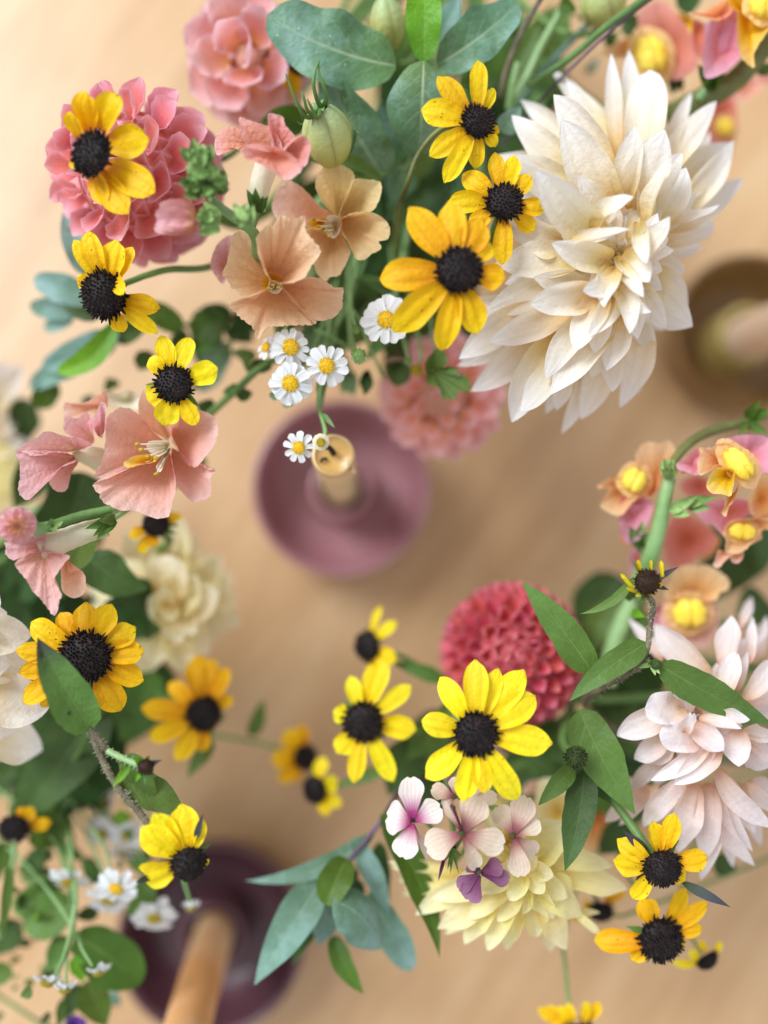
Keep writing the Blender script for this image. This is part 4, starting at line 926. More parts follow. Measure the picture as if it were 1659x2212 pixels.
for i, (x, y, rx, ry, ro) in enumerate([(330,690,85,100,1.4),(540,680,75,85,.9),(270,420,85,95,.4),(350,430,75,80,-.5),(250,510,75,70,1.2),(330,530,75,70,.2),(300,320,70,80,-.3),(240,330,50,60,.5),(400,480,60,70,-.8)]):
    zb = 2.93 + .02 * (i % 3) + (.05 if y < 500 else 0)
    budlump(b, (x, y), zb, rx * .72, ry * .75, ro, 'bud', seed=10 + i)
    for k in range(6):
        a = ro + k * 1.05 + rnd(-.3, .3); rr = rnd(.75, 1.1)
        leaf(b, 'bud', (x - .45 * rx * math.cos(a), y - .45 * ry * math.sin(a)), (x + rr * rx * math.cos(a), y + rr * ry * math.sin(a)), rx * rnd(.8, 1.1), zb + rnd(.02, .12), zb + rnd(-.02, .10), prof='ovate', cup=rnd(.5, 1.2), fold=.2, arch=.12, ruffle=.15, name='sepal', nu=7, nv=9)
for tx, ty, bx, by in [(250,690,400,720),(270,790,400,740),(300,590,400,700),(480,600,560,740),(600,610,560,740),(240,215,260,330),(350,250,330,350),(160,270,240,350),(150,480,240,480),(180,560,280,540),(440,420,370,450),(460,520,390,520)]:
    leaf(b, 'bud', (bx, by), (tx, ty), 85, 2.98, 3.03, prof='ovate', cup=.8, name='sepal', nu=7, nv=9)

b = bloom('wide open peach pink snapdragon bloom below the small lemon susan', '01', (1090, 1220), 2.3)
lobe(b, 'peachpink', (1090,1200), [(1085,1180),(990,1130),(920,1070),(895,980),(915,900),(945,850),(990,900),(1040,960),(1070,1040),(1110,1140)], 2.36, 2.2, bulge=.12)
lobe(b, 'peachpink', (1120,1210), [(1125,1190),(1105,1090),(1150,1010),(1240,990),(1330,1010),(1395,1050),(1412,1100),(1400,1200),(1340,1290),(1265,1370),(1235,1345),(1170,1270)], 2.42, 2.2, bulge=.14)
lobe(b, 'peachpink', (1110,1240), [(1125,1250),(1180,1320),(1240,1362),(1320,1352),(1345,1385),(1393,1388),(1362,1440),(1368,1500),(1360,1560),(1300,1585),(1240,1590),(1150,1490),(1105,1360)], 2.4, 2.2, bulge=.12)
lobe(b, 'peachpink', (1080,1230), [(1070,1200),(1000,1150),(950,1080),(880,1010),(815,985),(760,990),(690,1060),(685,1200),(660,1330),(612,1420),(650,1435),(700,1428),(800,1372),(900,1350),(970,1330),(1060,1270)], 2.42, 2.2, bulge=.08, ripple=.03)
lobe(b, 'peachpink', (1080,1260), [(1100,1280),(1125,1380),(1140,1500),(1110,1620),(1090,1690),(1020,1700),(900,1660),(800,1650),(715,1620),(660,1585),(640,1540),(602,1492),(640,1455),(700,1440),(820,1380),(960,1330),(1040,1270)], 2.46, 2.2, bulge=.1, ripple=.03)
lobe(b, 'tube', (1100,1225), [(1100,1205),(1040,1195),(965,1200),(950,1240),(970,1270),(1010,1300),(1070,1270)], 2.5, 2.36, bulge=.12, name='throat')
lobe(b, 'ytube', (960,1330), [(1010,1290),(940,1285),(860,1300),(800,1340),(830,1370),(930,1350),(1010,1330)], 2.5, 2.44, bulge=.08, name='throat')
lobe(b, 'tube', (1100,1240), [(1090,1250),(1040,1320),(1010,1370),(1040,1400),(1070,1330),(1105,1260)], 2.5, 2.36, name='throat')
stamens(b, [((1080,1220),(890,1220)),((1080,1240),(915,1255)),((1080,1250),(960,1300)),((1090,1260),(1012,1310)),((1080,1290),(1012,1415))], 2.56, r=7)
auto_stem(b, b.location - Vector((0, 0, .3)), Vector((0, 0, 1)), 'left', r=.03)

b = bloom('pink snapdragon bloom seen from the side at the left with notched lobes', '01', (560, 1230), 2.35)
stem(b, [(470,1275,2.32),(560,1290,2.3),(690,1340,2.22)], 42, 82, 'tube', name='tube', n=20)
lobe(b, 'peachpink', (690,960), [(640,1030),(560,1010),(430,1065),(412,1010),(418,952),(480,960),(560,945),(620,910),(680,880),(700,930),(690,1000)], 2.3, 2.2, bulge=.1)
lobe(b, 'tube', (820,930), [(700,960),(680,880),(760,890),(850,870),(920,930),(900,990),(820,1000)], 2.2, 2.1, bulge=.1)
lobe(b, 'rose', (610,1200), [(600,1225),(500,1190),(420,1140),(412,1085),(430,1040),(500,1050),(560,1010),(590,1040),(570,1080),(610,1160)], 2.42, 2.28, bulge=.1)
lobe(b, 'rose', (660,1180), [(640,1170),(600,1110),(595,1060),(630,1010),(650,950),(685,960),(690,1040),(680,1130)], 2.44, 2.3, bulge=.1)
lobe(b, 'rose', (500,1260), [(600,1225),(500,1185),(420,1165),(300,1140),(230,1180),(125,1238),(130,1262),(200,1290),(260,1290),(330,1265),(420,1275),(520,1260)], 2.46, 2.32, bulge=.1)
lobe(b, 'rose', (480,1300), [(470,1290),(400,1270),(300,1275),(200,1275),(135,1258),(100,1278),(125,1330),(130,1420),(120,1530),(180,1582),(240,1520),(320,1430),(400,1370),(490,1330)], 2.44, 2.32, bulge=.08, ripple=.03)
lobe(b, 'rose', (480,1320), [(480,1310),(420,1370),(325,1420),(315,1460),(350,1515),(400,1530),(435,1510),(450,1450),(460,1410),(505,1340)], 2.38, 2.3, bulge=.1)
auto_stem(b, P(690, 1340, 2.2), Vector((0, 0, 1)), 'left', r=.03)

b = bloom('pink snapdragon bloom with long white tube and green calyx at the left edge', '02', (400, 200), 2.5)
stem(b, [(690,95,2.45),(560,130,2.46),(400,190,2.48),(260,240,2.5)], 62, 86, 'tube', name='tube', n=22)
lobe(b, 'rose', (270,230), [(300,130),(200,165),(100,190),(30,195),(38,230),(35,272),(85,312),(140,290),(210,275),(270,270)], 2.58, 2.5, bulge=.1)
lobe(b, 'rose', (280,240), [(250,262),(160,280),(98,335),(130,390),(180,450),(210,510),(260,560),(300,610),(350,672),(378,620),(385,570),(400,545),(380,500),(350,430),(420,330),(450,280),(360,270)], 2.6, 2.5, bulge=.07, ripple=.03)
lobe(b, 'peachpink', (420,300), [(400,320),(395,400),(400,500),(440,545),(490,558),(545,525),(556,460),(545,400),(510,375),(450,390),(440,330)], 2.5, 2.44, bulge=.14)
for q in [(550,110),(600,160),(625,180),(640,60)]:
    leaf(b, 'leaf', (745, 45), q, 78, 2.46, 2.56, prof='ovate', cup=.8, name='calyx', nu=7, nv=9)
stem(b, [(740,45,2.45),(800,0,2.42),(1100,-200,2.0),(-900,300,1.0)], 14, 20, 'palestem')
b = thing('snapdragon_spike', 'green snapdragon stem with a round pink bud at the left edge', 'bud', P(200, 110, 2.6))
stem(b, [(720,-20,2.5),(500,30,2.54),(330,88,2.58),(150,120,2.55),(0,200,2.4),(-500,300,1.9),(-1200,600,1.0)], 26, 30, 'stem')
budlump(b, (110, 85), 2.68, 115, 105, 0, 'pinkbud', seed=31)
for k in range(9):
    a = k * .7 + .2
    leaf(b, 'rose', (110 + 25 * math.cos(a), 90 + 25 * math.sin(a)), (110 + 130 * math.cos(a), 85 + 120 * math.sin(a)), 120, 2.82, 2.74, prof='oval', cup=.7, name='petal', ruffle=.2, fold=0, nu=9, nv=9)
for q in [(330,40),(290,120),(410,60),(370,130)]:
    leaf(b, 'bud', (340, 90), q, 60, 2.6, 2.64, prof='ovate', cup=.6, name='sepal', nu=7, nv=7)
stem(b, [(320,90,2.6),(250,110,2.63),(200,100,2.64)], 30, 60, 'palestem', name='bud_base', n=12)

# yellow and pink snapdragons, right
SGp = 'yellow and pink snapdragon blooms on the right'
b = bloom('pink and orange snapdragon bloom left of the thick green stem', 'Q4', (640, 560), 2.15, group=SGp)
stem(b, [(640,900,2.0),(640,760,2.05),(650,600,2.1)], 80, 110, 'magenta', name='tube', n=20)
lobe(b, 'orange', (800,560), [(760,590),(700,430),(670,300),(690,220),(760,170),(850,180),(920,160),(965,240),(910,330),(850,400),(850,500)], 2.2, 2.1, bulge=.16)
lobe(b, 'orange', (600,500), [(700,480),(560,440),(480,440),(390,490),(395,520),(470,510),(430,590),(405,650),(470,700),(560,720),(650,620),(700,560)], 2.2, 2.1, bulge=.12)
lobe(b, 'magenta', (650,640), [(560,600),(545,700),(560,820),(600,920),(680,920),(760,780),(800,640),(720,580),(640,560)], 2.16, 2.1, bulge=.15)
palate(b, (660, 455), 2.24, 105, 110, .5)
for q in [(620,800),(720,760),(780,850),(650,920)]:
    leaf(b, 'bud', (700, 940), q, 110, 2.1, 2.22, prof='ovate', cup=.8, name='calyx', nu=7, nv=9)
stem(b, [(700,930,2.08),(715,1000,2.05),(740,1060,2.1)], 18, 20, 'palestem')
b = bloom('sharp yellow lipped snapdragon bloom at the right edge', 'Q4', (1400, 330), 2.45, group=SGp)
stem(b, [(1000,370,2.35),(1100,330,2.38),(1240,300,2.4)], 40, 95, 'magenta', name='tube', n=20)
lobe(b, 'magenta', (1480,300), [(1440,300),(1360,200),(1290,170),(1420,125),(1540,118),(1640,130),(1720,200),(1720,380),(1600,410),(1550,440),(1520,330)], 2.4, 2.32, bulge=.1, ripple=.05)
lobe(b, 'magenta', (1140,330), [(1160,230),(1080,250),(1040,300),(975,330),(990,375),(1060,400),(1120,420),(1180,380)], 2.44, 2.38, bulge=.14)
lobe(b, 'orange', (1350,330), [(1380,390),(1280,340),(1160,420),(1130,360),(1150,260),(1150,210),(1220,225),(1290,185),(1380,190),(1420,280)], 2.54, 2.42, bulge=.12)
lobe(b, 'ytube', (1370,400), [(1400,380),(1320,360),(1260,375),(1210,450),(1200,510),(1240,555),(1310,560),(1380,575),(1400,500),(1410,430)], 2.6, 2.48, bulge=.14)
lobe(b, 'orange', (1400,560), [(1420,560),(1445,475),(1440,520),(1400,620),(1360,660),(1345,730),(1310,700),(1335,650),(1340,570),(1380,540)], 2.56, 2.48, bulge=.1)
palate(b, (1440, 335), 2.58, 95, 170, -.7)
b = bloom('drooping pink snapdragon bloom with peach lip below the sharp one', 'Q4', (1430, 760), 2.25, group=SGp)
lobe(b, 'magenta', (1400,700), [(1090,640),(1150,620),(1240,620),(1400,590),(1520,620),(1560,690),(1440,760),(1360,810),(1340,880),(1260,800),(1180,770)], 2.26, 2.16, bulge=.12)
lobe(b, 'orange', (1600,600), [(1540,720),(1515,640),(1540,520),(1570,450),(1650,410),(1750,500),(1750,720),(1640,760)], 2.3, 2.2, bulge=.12)
lobe(b, 'orange', (1480,800), [(1345,810),(1345,900),(1340,1000),(1400,1010),(1470,990),(1540,930),(1620,830),(1720,820),(1720,680),(1600,730),(1420,760)], 2.3, 2.18, bulge=.12)
lobe(b, 'peachpink', (1330,990), [(1350,1000),(1290,980),(1260,1060),(1245,1090),(1290,1112),(1340,1060),(1390,1010)], 2.3, 2.26)
lobe(b, 'peachpink', (1430,1000), [(1380,1000),(1385,1060),(1430,1078),(1470,1040),(1470,980)], 2.28, 2.24)
palate(b, (1470, 840), 2.32, 115, 75, .1)
b = bloom('snapdragon bloom with a round yellow lip above the blush dahlia', 'Q4', (1080, 1350), 2.0, group=SGp)
lobe(b, 'orange', (1080,1350), [(900,1340),(920,1220),(960,1130),(1050,1090),(1130,1100),(1200,1090),(1300,1140),(1370,1210),(1360,1270),(1300,1300),(1230,1360)], 2.04, 1.95, bulge=.14)
lobe(b, 'peachpink', (1080,1480), [(900,1330),(860,1420),(850,1520),(900,1620),(1000,1690),(1120,1720),(1230,1680),(1280,1560),(1280,1420),(1220,1350),(1080,1310)], 1.98, 1.95, bulge=.1)
lobe(b, 'magenta', (880,1400), [(930,1340),(860,1380),(780,1450),(780,1560),(850,1620),(900,1560),(890,1450)], 1.95, 1.9)
palate(b, (1075, 1450), 2.06, 145, 130, 0)
b = bloom('deep pink snapdragon bloom blurred behind the thick stem', 'Q4', (1050, 850), 1.75, group=SGp)
lobe(b, 'brick', (1050,900), [(880,900),(920,780),(1000,690),(1120,740),(1260,850),(1250,960),(1150,1020),(1050,1110),(920,1100)], 1.8, 1.7, bulge=.12)
lobe(b, 'brick', (1150,500), [(1000,480),(1120,420),(1250,480),(1280,580),(1150,600),(1040,560)], 1.8, 1.75, bulge=.12)
lobe(b, 'orange', (1200,930), [(1080,1010),(1120,940),(1240,860),(1300,900),(1260,1000),(1160,1060)], 1.76, 1.7, bulge=.1)
lobe(b, 'magenta', (700,1050), [(620,1000),(700,960),(760,1000),(740,1110),(640,1160)], 1.75, 1.7, bulge=.1)
b = thing('snapdragon_spike', 'thick pale green snapdragon stem arching over the right side', 'stem', P(850, 700, 2.25))
stem(b, [(640,1560,1.5),(700,1330,1.85),(770,1060,2.2),(830,880,2.26),(880,640,2.3),(925,440,2.32)], 60, 48, 'palestem', n=14)
stem(b, [(940,330,2.32),(1020,230,2.3),(1130,140,2.28),(1300,70,2.26),(1500,20,2.25),(1700,-60,2.2)], 34, 40, 'olivestem', n=14)
budlump(b, (915, 380), 2.36, 62, 80, 0, 'bud', seed=41)
for q in [(880,290),(940,300),(860,370),(970,380)]:
    leaf(b, 'bud', (925, 440), q, 60, 2.36, 2.44, prof='ovate', cup=.7, name='sepal', nu=7, nv=7)
for bx, by, tx, ty in [(920,690,1130,580),(1000,640,1270,580),(1060,640,1230,670),(960,690,1080,720)]:
    leaf(b, 'bud', (bx, by), (tx, ty), 95, 2.34, 2.4, prof='ovate', cup=.6, name='sepal', nu=7, nv=9)
for bx, by, tx, ty, m_, w_ in [(1500,20,1440,130,'leaf',60),(1500,30,1660,110,'leaf',80),(1520,0,1660,-70,'olive',110),(1500,0,1600,-140,'olive',90),(650,1340,560,1250,'olive',90),(640,1440,740,1480,'bright',70),(650,1330,740,1290,'palestem',60)]:
    leaf(b, m_, (bx, by), (tx, ty), w_, 2.26, 2.36, prof='ovate', cup=.4, nu=7, nv=9)

b = bloom('orange pink snapdragon bloom with yellow lip behind the cream dahlia top', 'Q2', (1120, 250), 2.05, group=SGp)
lobe(b, 'brick', (1140,260), [(1130,400),(1080,300),(1000,160),(1000,60),(1060,15),(1110,5),(1180,60),(1270,190),(1300,330),(1220,400)], 2.1, 2.0, bulge=.14)
lobe(b, 'orange', (980,240), [(1040,180),(960,190),(900,210),(800,270),(880,300),(950,300),(1040,380),(1090,330)], 2.05, 2.0, bulge=.1)
lobe(b, 'ytube', (1240,110), [(1190,70),(1270,90),(1300,150),(1250,170)], 2.0, 1.95)
palate(b, (1060, 280), 2.14, 95, 125, -.3)
for q in [(1130,420),(1220,470),(1170,490)]:
    leaf(b, 'dark', (1180, 380), q, 70, 1.98, 1.95, prof='ovate', cup=.6, name='calyx', nu=7, nv=7)
b = bloom('lilac pink and yellow snapdragon bloom in the top right corner', 'Q2', (1430, 230), 2.35, group=SGp)
stem(b, [(1370,410,2.22),(1400,290,2.28),(1440,140,2.32)], 48, 110, 'magenta', name='tube', n=20)
lobe(b, 'magenta', (1430,250), [(1335,400),(1335,290),(1360,150),(1410,100),(1460,40),(1500,60),(1505,130),(1520,230),(1520,290),(1440,370)], 2.4, 2.3, bulge=.12)
lobe(b, 'orange', (1400,80), [(1245,68),(1320,60),(1390,25),(1470,-10),(1480,50),(1440,90),(1385,105),(1330,90)], 2.42, 2.34, bulge=.12)
lobe(b, 'ytube', (1560,80), [(1460,30),(1500,60),(1500,130),(1510,260),(1550,325),(1590,342),(1590,260),(1660,160),(1720,60),(1720,-60),(1560,-60),(1450,-40)], 2.46, 2.34, bulge=.12)
lobe(b, 'brick', (1300,150), [(1280,100),(1350,150),(1350,300),(1290,280),(1270,190)], 2.2, 2.15)
palate(b, (1640, 20), 2.52, 90, 90, 0)
for q in [(1300,330),(1440,345),(1320,420),(1430,400)]:
    leaf(b, 'olive', (1365, 440), q, 72, 2.22, 2.34, prof='ovate', cup=.8, name='calyx', nu=7, nv=9)
stem(b, [(1365,430,2.22),(1330,475,2.2),(1300,510,2.18)], 24, 26, 'palestem')
b = thing('snapdragon_spike', 'thick olive snapdragon stem crossing the top right corner', 'stem', P(1450, 400, 2.15))
stem(b, [(1720,130,2.3),(1600,290,2.25),(1480,420,2.2),(1340,500,2.15),(1180,580,2.0),(1000,680,1.7),(300,200,1.2)], 54, 60, 'olivestem', n=14)
leaf(b, 'dark', (1200, 600), (1330, 470), 90, 2.1, 2.16, prof='ovate')
leaf(b, 'olive', (1600, 370), (1720, 330), 60, 2.2, 2.2, prof='ovate')
b = bloom('orange snapdragon bloom blurred beyond the right of the cream dahlia', 'Q2', (1430, 620), 1.6, group=SGp)
lobe(b, 'brick', (1420,600), [(1330,700),(1340,600),(1400,510),(1480,500),(1500,600),(1480,700),(1400,760)], 1.62, 1.55, bulge=.12)
lobe(b, 'orange', (1420,700), [(1360,680),(1480,650),(1480,760),(1460,830),(1410,840),(1370,780)], 1.6, 1.52, bulge=.12)
palate(b, (1440, 650), 1.66, 50, 55, 0)
b = bloom('pale pink snapdragon bloom blurred behind the olive stem', 'Q2', (1560, 470), 1.5, group=SGp)
lobe(b, 'peachpink', (1540,470), [(1470,500),(1500,430),(1590,390),(1640,420),(1600,480),(1540,520)], 1.5, 1.45, bulge=.12)
lobe(b, 'salmon', (1640,400), [(1590,400),(1680,370),(1720,400),(1640,430)], 1.5, 1.45, bulge=.12)

# ------------------------------------------------------------------ love-in-a-mist pods
def pod(label, base, tip, z0, z1, rx, frame, horns, thread_n=40, stem_pts=None):
    use(frame)
    B, T_ = P(*base, z0), P(*tip, z1); ax = T_ - B; L = ax.length; ax.normalize()
    r = thing('seed_pod', label, 'seed pod', B)
    R = SZ(rx, (z0 + z1) / 2); q = Vector((0, 0, 1)).rotation_difference(ax)
    V = []; UV = []; n = 60; m = 26
    for j in range(m):
        t = j / (m - 1); rr = R * (max(1e-3, math.sin(math.pi * min(1, .03 + t * .93)))) ** .62
        for i in range(n):
            a = 6.28318 * i / n
            k = 1 - .07 * abs(math.cos(a * 2.5)) ** 6
            V.append(B + q @ Vector((rr * k * math.cos(a), rr * k * math.sin(a), L * t))); UV.append((i / n, t))
    link('pod_body', grid_mesh('pod', V, UV, n, m, True), 'pod', r)
    for k, h in enumerate(horns):
        pts = [P(*h[0])] + [P(*p) for p in h[1:]]
        link('horn', tube_mesh([T_ - ax * L * .04] + pts, R * .11, R * .03, 8), 'stem', r)
    for k in range(5):
        a = 6.28 * k / 5
        d = q @ Vector((math.cos(a), math.sin(a), .1))
        link('crown_lobe', blade_mesh(tri(T_ - ax * L * .02, T_ + d * R * .42, .1, up=ax), R * .28, 'lance', up=ax, cup=.5, nu=5, nv=7), 'palestem', r)
    for k in range(thread_n // 5):               # feathery bracts
        for _ in range(40):
            a = rnd(0, 6.28); d = (q @ Vector((math.cos(a), math.sin(a), rnd(.1, .7)))).normalized()
            if d.z < .35: break
        p0 = B - ax * .02; p1 = B + d * R * rnd(.9, 1.15) + ax * L * .12; p2 = B + d * R * rnd(1.2, 1.5) + ax * L * rnd(.25, .8)
        o = link('bract', tube_mesh([p0, p1, p2], R * .035, R * .010, 5), 'stem', r)
        for s in range(4):
            f = rnd(.3, 1); c = p1.lerp(p2, f); e = c + (d + Vector((rnd(-1, 1), rnd(-1, 1), rnd(-1, 1)))).normalized() * R * rnd(.2, .4)
            link('thread', tube_mesh([c, c.lerp(e, .5) + Vector((rnd(-.01, .01),) * 3), e], R * .018, R * .007, 4, steps=3), 'stem', o, world=True)
    if stem_pts: stem(r, stem_pts, 14, 16, 'stem')
    return r
pod('ribbed green seed pod with curved horns beside the pink snapdragon', (505, 1070), (420, 690), 2.42, 2.72, 172, '10',
    [[(395,640,2.78),(372,540,2.84),(390,440,2.86),(412,390,2.86)], [(455,640,2.76),(440,560,2.82),(415,500,2.84),(405,400,2.86)], [(345,730,2.78),(310,640,2.86),(296,590,2.88)], [(390,760,2.82),(350,680,2.9),(330,640,2.92)], [(330,760,2.74),(255,640,2.82),(195,480,2.88)]],
    60, [(510,1075,2.4),(640,1100,2.32),(800,1150,2.2),(1100,600,1.9),(1300,-900,1.2)])
pod('brownish seed pod at the top edge between two glaucous leaves', (880, 330), (830, -30), 2.25, 2.4, 120, '10', [[(800,-80,2.4),(760,-140,2.4)], [(850,-90,2.4),(860,-160,2.4)]], 30, [(880,330,2.2),(930,420,2.1),(1200,-400,1.2)])
pod('round pale green seed pod cut by the top edge', (850, 130), (780, -120), 2.2, 2.35, 130, 'Q2', [[(780,-150,2.4),(760,-200,2.4)]], 40, [(850,130,2.18),(700,180,2.1),(500,100,1.9),(100,-400,1.2)])

# ------------------------------------------------------------------ phlox cluster
PG = 'phlox florets of one cluster'
def phlox(label, frame, c, z, petals, mat, lean=(0, 0)):
    use(frame); C = P(*c, z); r = thing('phlox_floret', label, 'flower', C, PG)
    for tx, ty, w_, *ex in petals:
        e = ex[0] if ex else {}
        B = P(c[0] + (tx - c[0]) * .06, c[1] + (ty - c[1]) * .06, z - .02)
        T_ = P(tx, ty, e.get('z', z - .03))
        link('petal', blade_mesh(tri(B, T_, rnd(.02, .06), e.get('sway', 0)), SZ(w_, z), 'spoon', cup=e.get('cup', rnd(.1, .35)), ruffle=e.get('ruf', .07), rf=1.5, roll=e.get('roll', rnd(-.12, .12)), jag=.04, notch=.05, nu=11, nv=15), e.get('mat', mat), r)
    link('eye', dome_mesh(C - Vector((0, 0, .01)), Vector((0, 0, 1)), SZ(16, z), SZ(10, z), 8, seg=10, rings=4), 'darkbud' if mat != 'phlox' else 'disc', r)
    q = C - Vector((.0, -.02, .3)); e = P(1300, 600, 1.9) if frame == '13' else q - Vector((.1, 0, .2))
    link('tube', tube_mesh([C - Vector((0, 0, .02)), C.lerp(q, .5), q], SZ(14, z), SZ(18, z), 8), 'phloxplum', r)
    link('calyx', tube_mesh([q, q.lerp(e, .25), e], SZ(24, z), SZ(14, z), 8), 'stem', r)
    return r
phlox('white phlox floret with bright pink eye left in the cluster', '13', (1015, 345), 2.56, [(1000,62,172),(1195,255,168),(948,578,170),(850,315,215),(1110,590,70,{'roll':1.0,'z':2.42})], 'phlox')
phlox('faded cream phlox floret with brownish eye in the cluster middle', '13', (1335, 425), 2.6, [(1450,195,205),(1605,500,185),(1430,645,130,{'cup':1.0,'z':2.5}),(1105,520,200),(1232,215,90,{'roll':.9,'cup':1.2,'z':2.68})], 'phloxtan')
phlox('dark plum phlox floret hanging lowest in the cluster', '13', (1450, 682), 2.5, [(1375,855,150),(1590,625,120),(1390,610,120),(1640,720,110),(1310,780,110,{'z':2.45})], 'phloxplum')
phlox('tan phlox floret right in the cluster with dark streaked throat', '23', (8, 440), 2.52, [(100,190,170),(165,330,160),(60,700,150),(-90,250,150,{'z':2.45}),(150,560,140,{'z':2.42})], 'phloxtan')
phlox('phlox floret with plum throat tucked under the bright lemon susan', '13', (1290, 190), 2.42, [(1140,130,110),(1560,190,110),(1200,210,120),(1450,90,120),(1300,60,100)], 'phloxtan')
use('13')
b = thing('phlox_bud', 'closed grey purple phlox bud with thin green sepals under the cluster', 'bud', P(1200, 640, 2.4))
link('bud_body', blade_mesh(tri(P(1225, 560, 2.42), P(1180, 738, 2.46), .05), SZ(62, 2.4), 'lance', cup=2.6, nu=13, nv=13), 'phloxplum', b)
for q in [(1240,660),(1260,690),(1300,600),(1315,690),(1210,620),(1330,570),(1270,640)]:
    leaf(b, 'leaf', (1275, 520), q, 20, 2.38, 2.44, name='sepal', nu=5, nv=7)
stem(b, [(1280,520,2.36),(1350,420,2.2),(1500,300,1.9),(3000,-200,1.0)], 20, 22, 'stem')
# ------------------------------------------------------------------ feverfew
FG = 'small white feverfew daisies'
def _fp():
    out = []
    for i in range(4):
        pts = [Vector((0, 0, 0)), Vector((0, .5, .06)), Vector((0, 1, rnd(-.10, .02)))]
        me = blade_mesh(pts, rnd(.50, .60), 'tongue', up=Vector((0, 0, 1)), cup=rnd(.3, .8), groove=.14, ng=3, notch=.12, jag=.03, nu=9, nv=9)
        me.materials.append(M['daisy']); out.append(me)
    return out
FP = _fp()
FD = {}
for k_, m_ in (('a', 'daisydisc'), ('b', 'daisydull')):
    me = dome_mesh((0, 0, 0), Vector((0, 0, 1)), 1, .42, 70, spike=.13, rimspike=.18, seg=18, rings=6); me.materials.append(M[m_]); FD[k_] = me
def daisy(label, c, z, rdisc, rout, lean, dest=None, kind='a', n=13, droop=0., stem_pts=None, gap=None, up=1.0, name='feverfew'):
    C = P(*c, z); N = facing(*lean, up); q = frame_of(N)
    r = thing(name, label, 'flower', C, FG)
    R, O = SZ(rdisc * .9, z), SZ(rout, z)
    a0 = rnd(0, 6.28)
    for i in range(n):
        if gap and i in gap: continue
        a = a0 + 6.28318 * i / n + rnd(-.09, .09); low = (i % 2) * .010
        el = rnd(-.30, .16) - droop
        d = Vector((math.cos(a) * math.cos(el), math.sin(a) * math.cos(el), math.sin(el)))
        upv = Vector((0, 0, 1)); upv = (upv - d * upv.dot(d)).normalized(); x = d.cross(upv)
        L = (O - R * .7) * rnd(.88, 1.08); wd = L * rnd(.98, 1.2)
        o = bpy.data.objects.new('petal', FP[i % 4]); COL.objects.link(o); o.parent = r
        o.matrix_local = q.to_matrix().to_4x4() @ Matrix.Translation(Vector((math.cos(a), math.sin(a), 0)) * R * .72 - Vector((0, 0, low + .004))) @ Matrix((x * wd, d * L, upv * L)).transposed().to_4x4()
    o = bpy.data.objects.new('disc', FD[kind]); COL.objects.link(o); o.parent = r
    o.matrix_local = q.to_matrix().to_4x4() @ Matrix.Diagonal((R, R, R, 1)); o.matrix_local = q.to_matrix().to_4x4() @ Matrix.Translation((0, 0, -R * .1)) @ Matrix.Diagonal((R, R, R, 1))
    lathe('calyx', [(.001, -R * .75), (R * .5, -R * .6), (R * .95, -R * .2), (R * 1.0, -.004), (.001, -.002)], C, 'bud', r, n=14, axis=N)
    if stem_pts: stem(r, stem_pts, 8, 10, 'palestem')
    elif dest: auto_stem(r, C - N * R * .5, N, dest, r=.012, mat='palestem', back=.25)
    return r
use('11')
daisy('largest feverfew daisy partly covered by the golden susan petal', (843, 412), 2.5, 64, 168, (-.05, .1), 'top', n=14)
daisy('feverfew daisy upper left of the tight group of three', (225, 590), 2.48, 60, 132, (.15, .15), stem_pts=[(225,590,2.44),(190,480,2.3),(300,200,2.0),(900,-1500,1.0)], n=12)
daisy('feverfew daisy at the right of the tight group of three', (458, 712), 2.5, 58, 140, (-.05, .3), stem_pts=[(455,720,2.45),(430,820,2.3),(480,400,2.0),(900,-1500,1.0)], n=12)
daisy('feverfew daisy lowest in the tight group of three', (222, 826), 2.47, 60, 145, (-.1, .3), stem_pts=[(230,820,2.42),(300,740,2.3),(480,300,1.9),(900,-1500,1.0)], n=15)
daisy('feverfew daisy seen edge on beside the group of three', (62, 590), 2.4, 38, 85, (-.8, -.2), stem_pts=[(80,600,2.38),(160,640,2.3),(250,690,2.2),(600,300,1.9),(900,-1500,1.0)], n=11)
daisy('single feverfew daisy hanging beside the candle tip', (276, 1243), 2.45, 46, 105, (-.1, .2), stem_pts=[(290,1250,2.42),(380,1220,2.36),(440,1160,2.34),(420,1040,2.32),(400,960,2.3),(420,800,2.2)], n=9)
b = thing('feverfew_bud', 'half open yellow green feverfew bud beside the candle tip', 'bud', P(420, 1205, 2.48), FG)
link('disc', dome_mesh(P(420, 1208, 2.48), facing(.1, .2), SZ(30, 2.48), SZ(16, 2.48), 50), 'daisydull', b)
for k in range(11):
    a = k * 6.283 / 11
    leaf(b, 'tube', (420 + 22 * math.cos(a), 1208 + 22 * math.sin(a)), (420 + 56 * math.cos(a), 1205 + 56 * math.sin(a)), 34, 2.47, 2.46, prof='tongue', name='petal', fold=0, ruffle=0, nu=5, nv=7)
stem(b, [(420,1208,2.46),(450,1150,2.44),(440,1090,2.4),(410,990,2.34),(420,850,2.3),(460,700,2.1),(700,-300,1.6),(900,-1500,1.0)], 11, 13, 'palestem')
leaf(b, 'stem', (430, 1020), (512, 1115), 34, 2.38, 2.42, prof='lance', nu=5, nv=9)
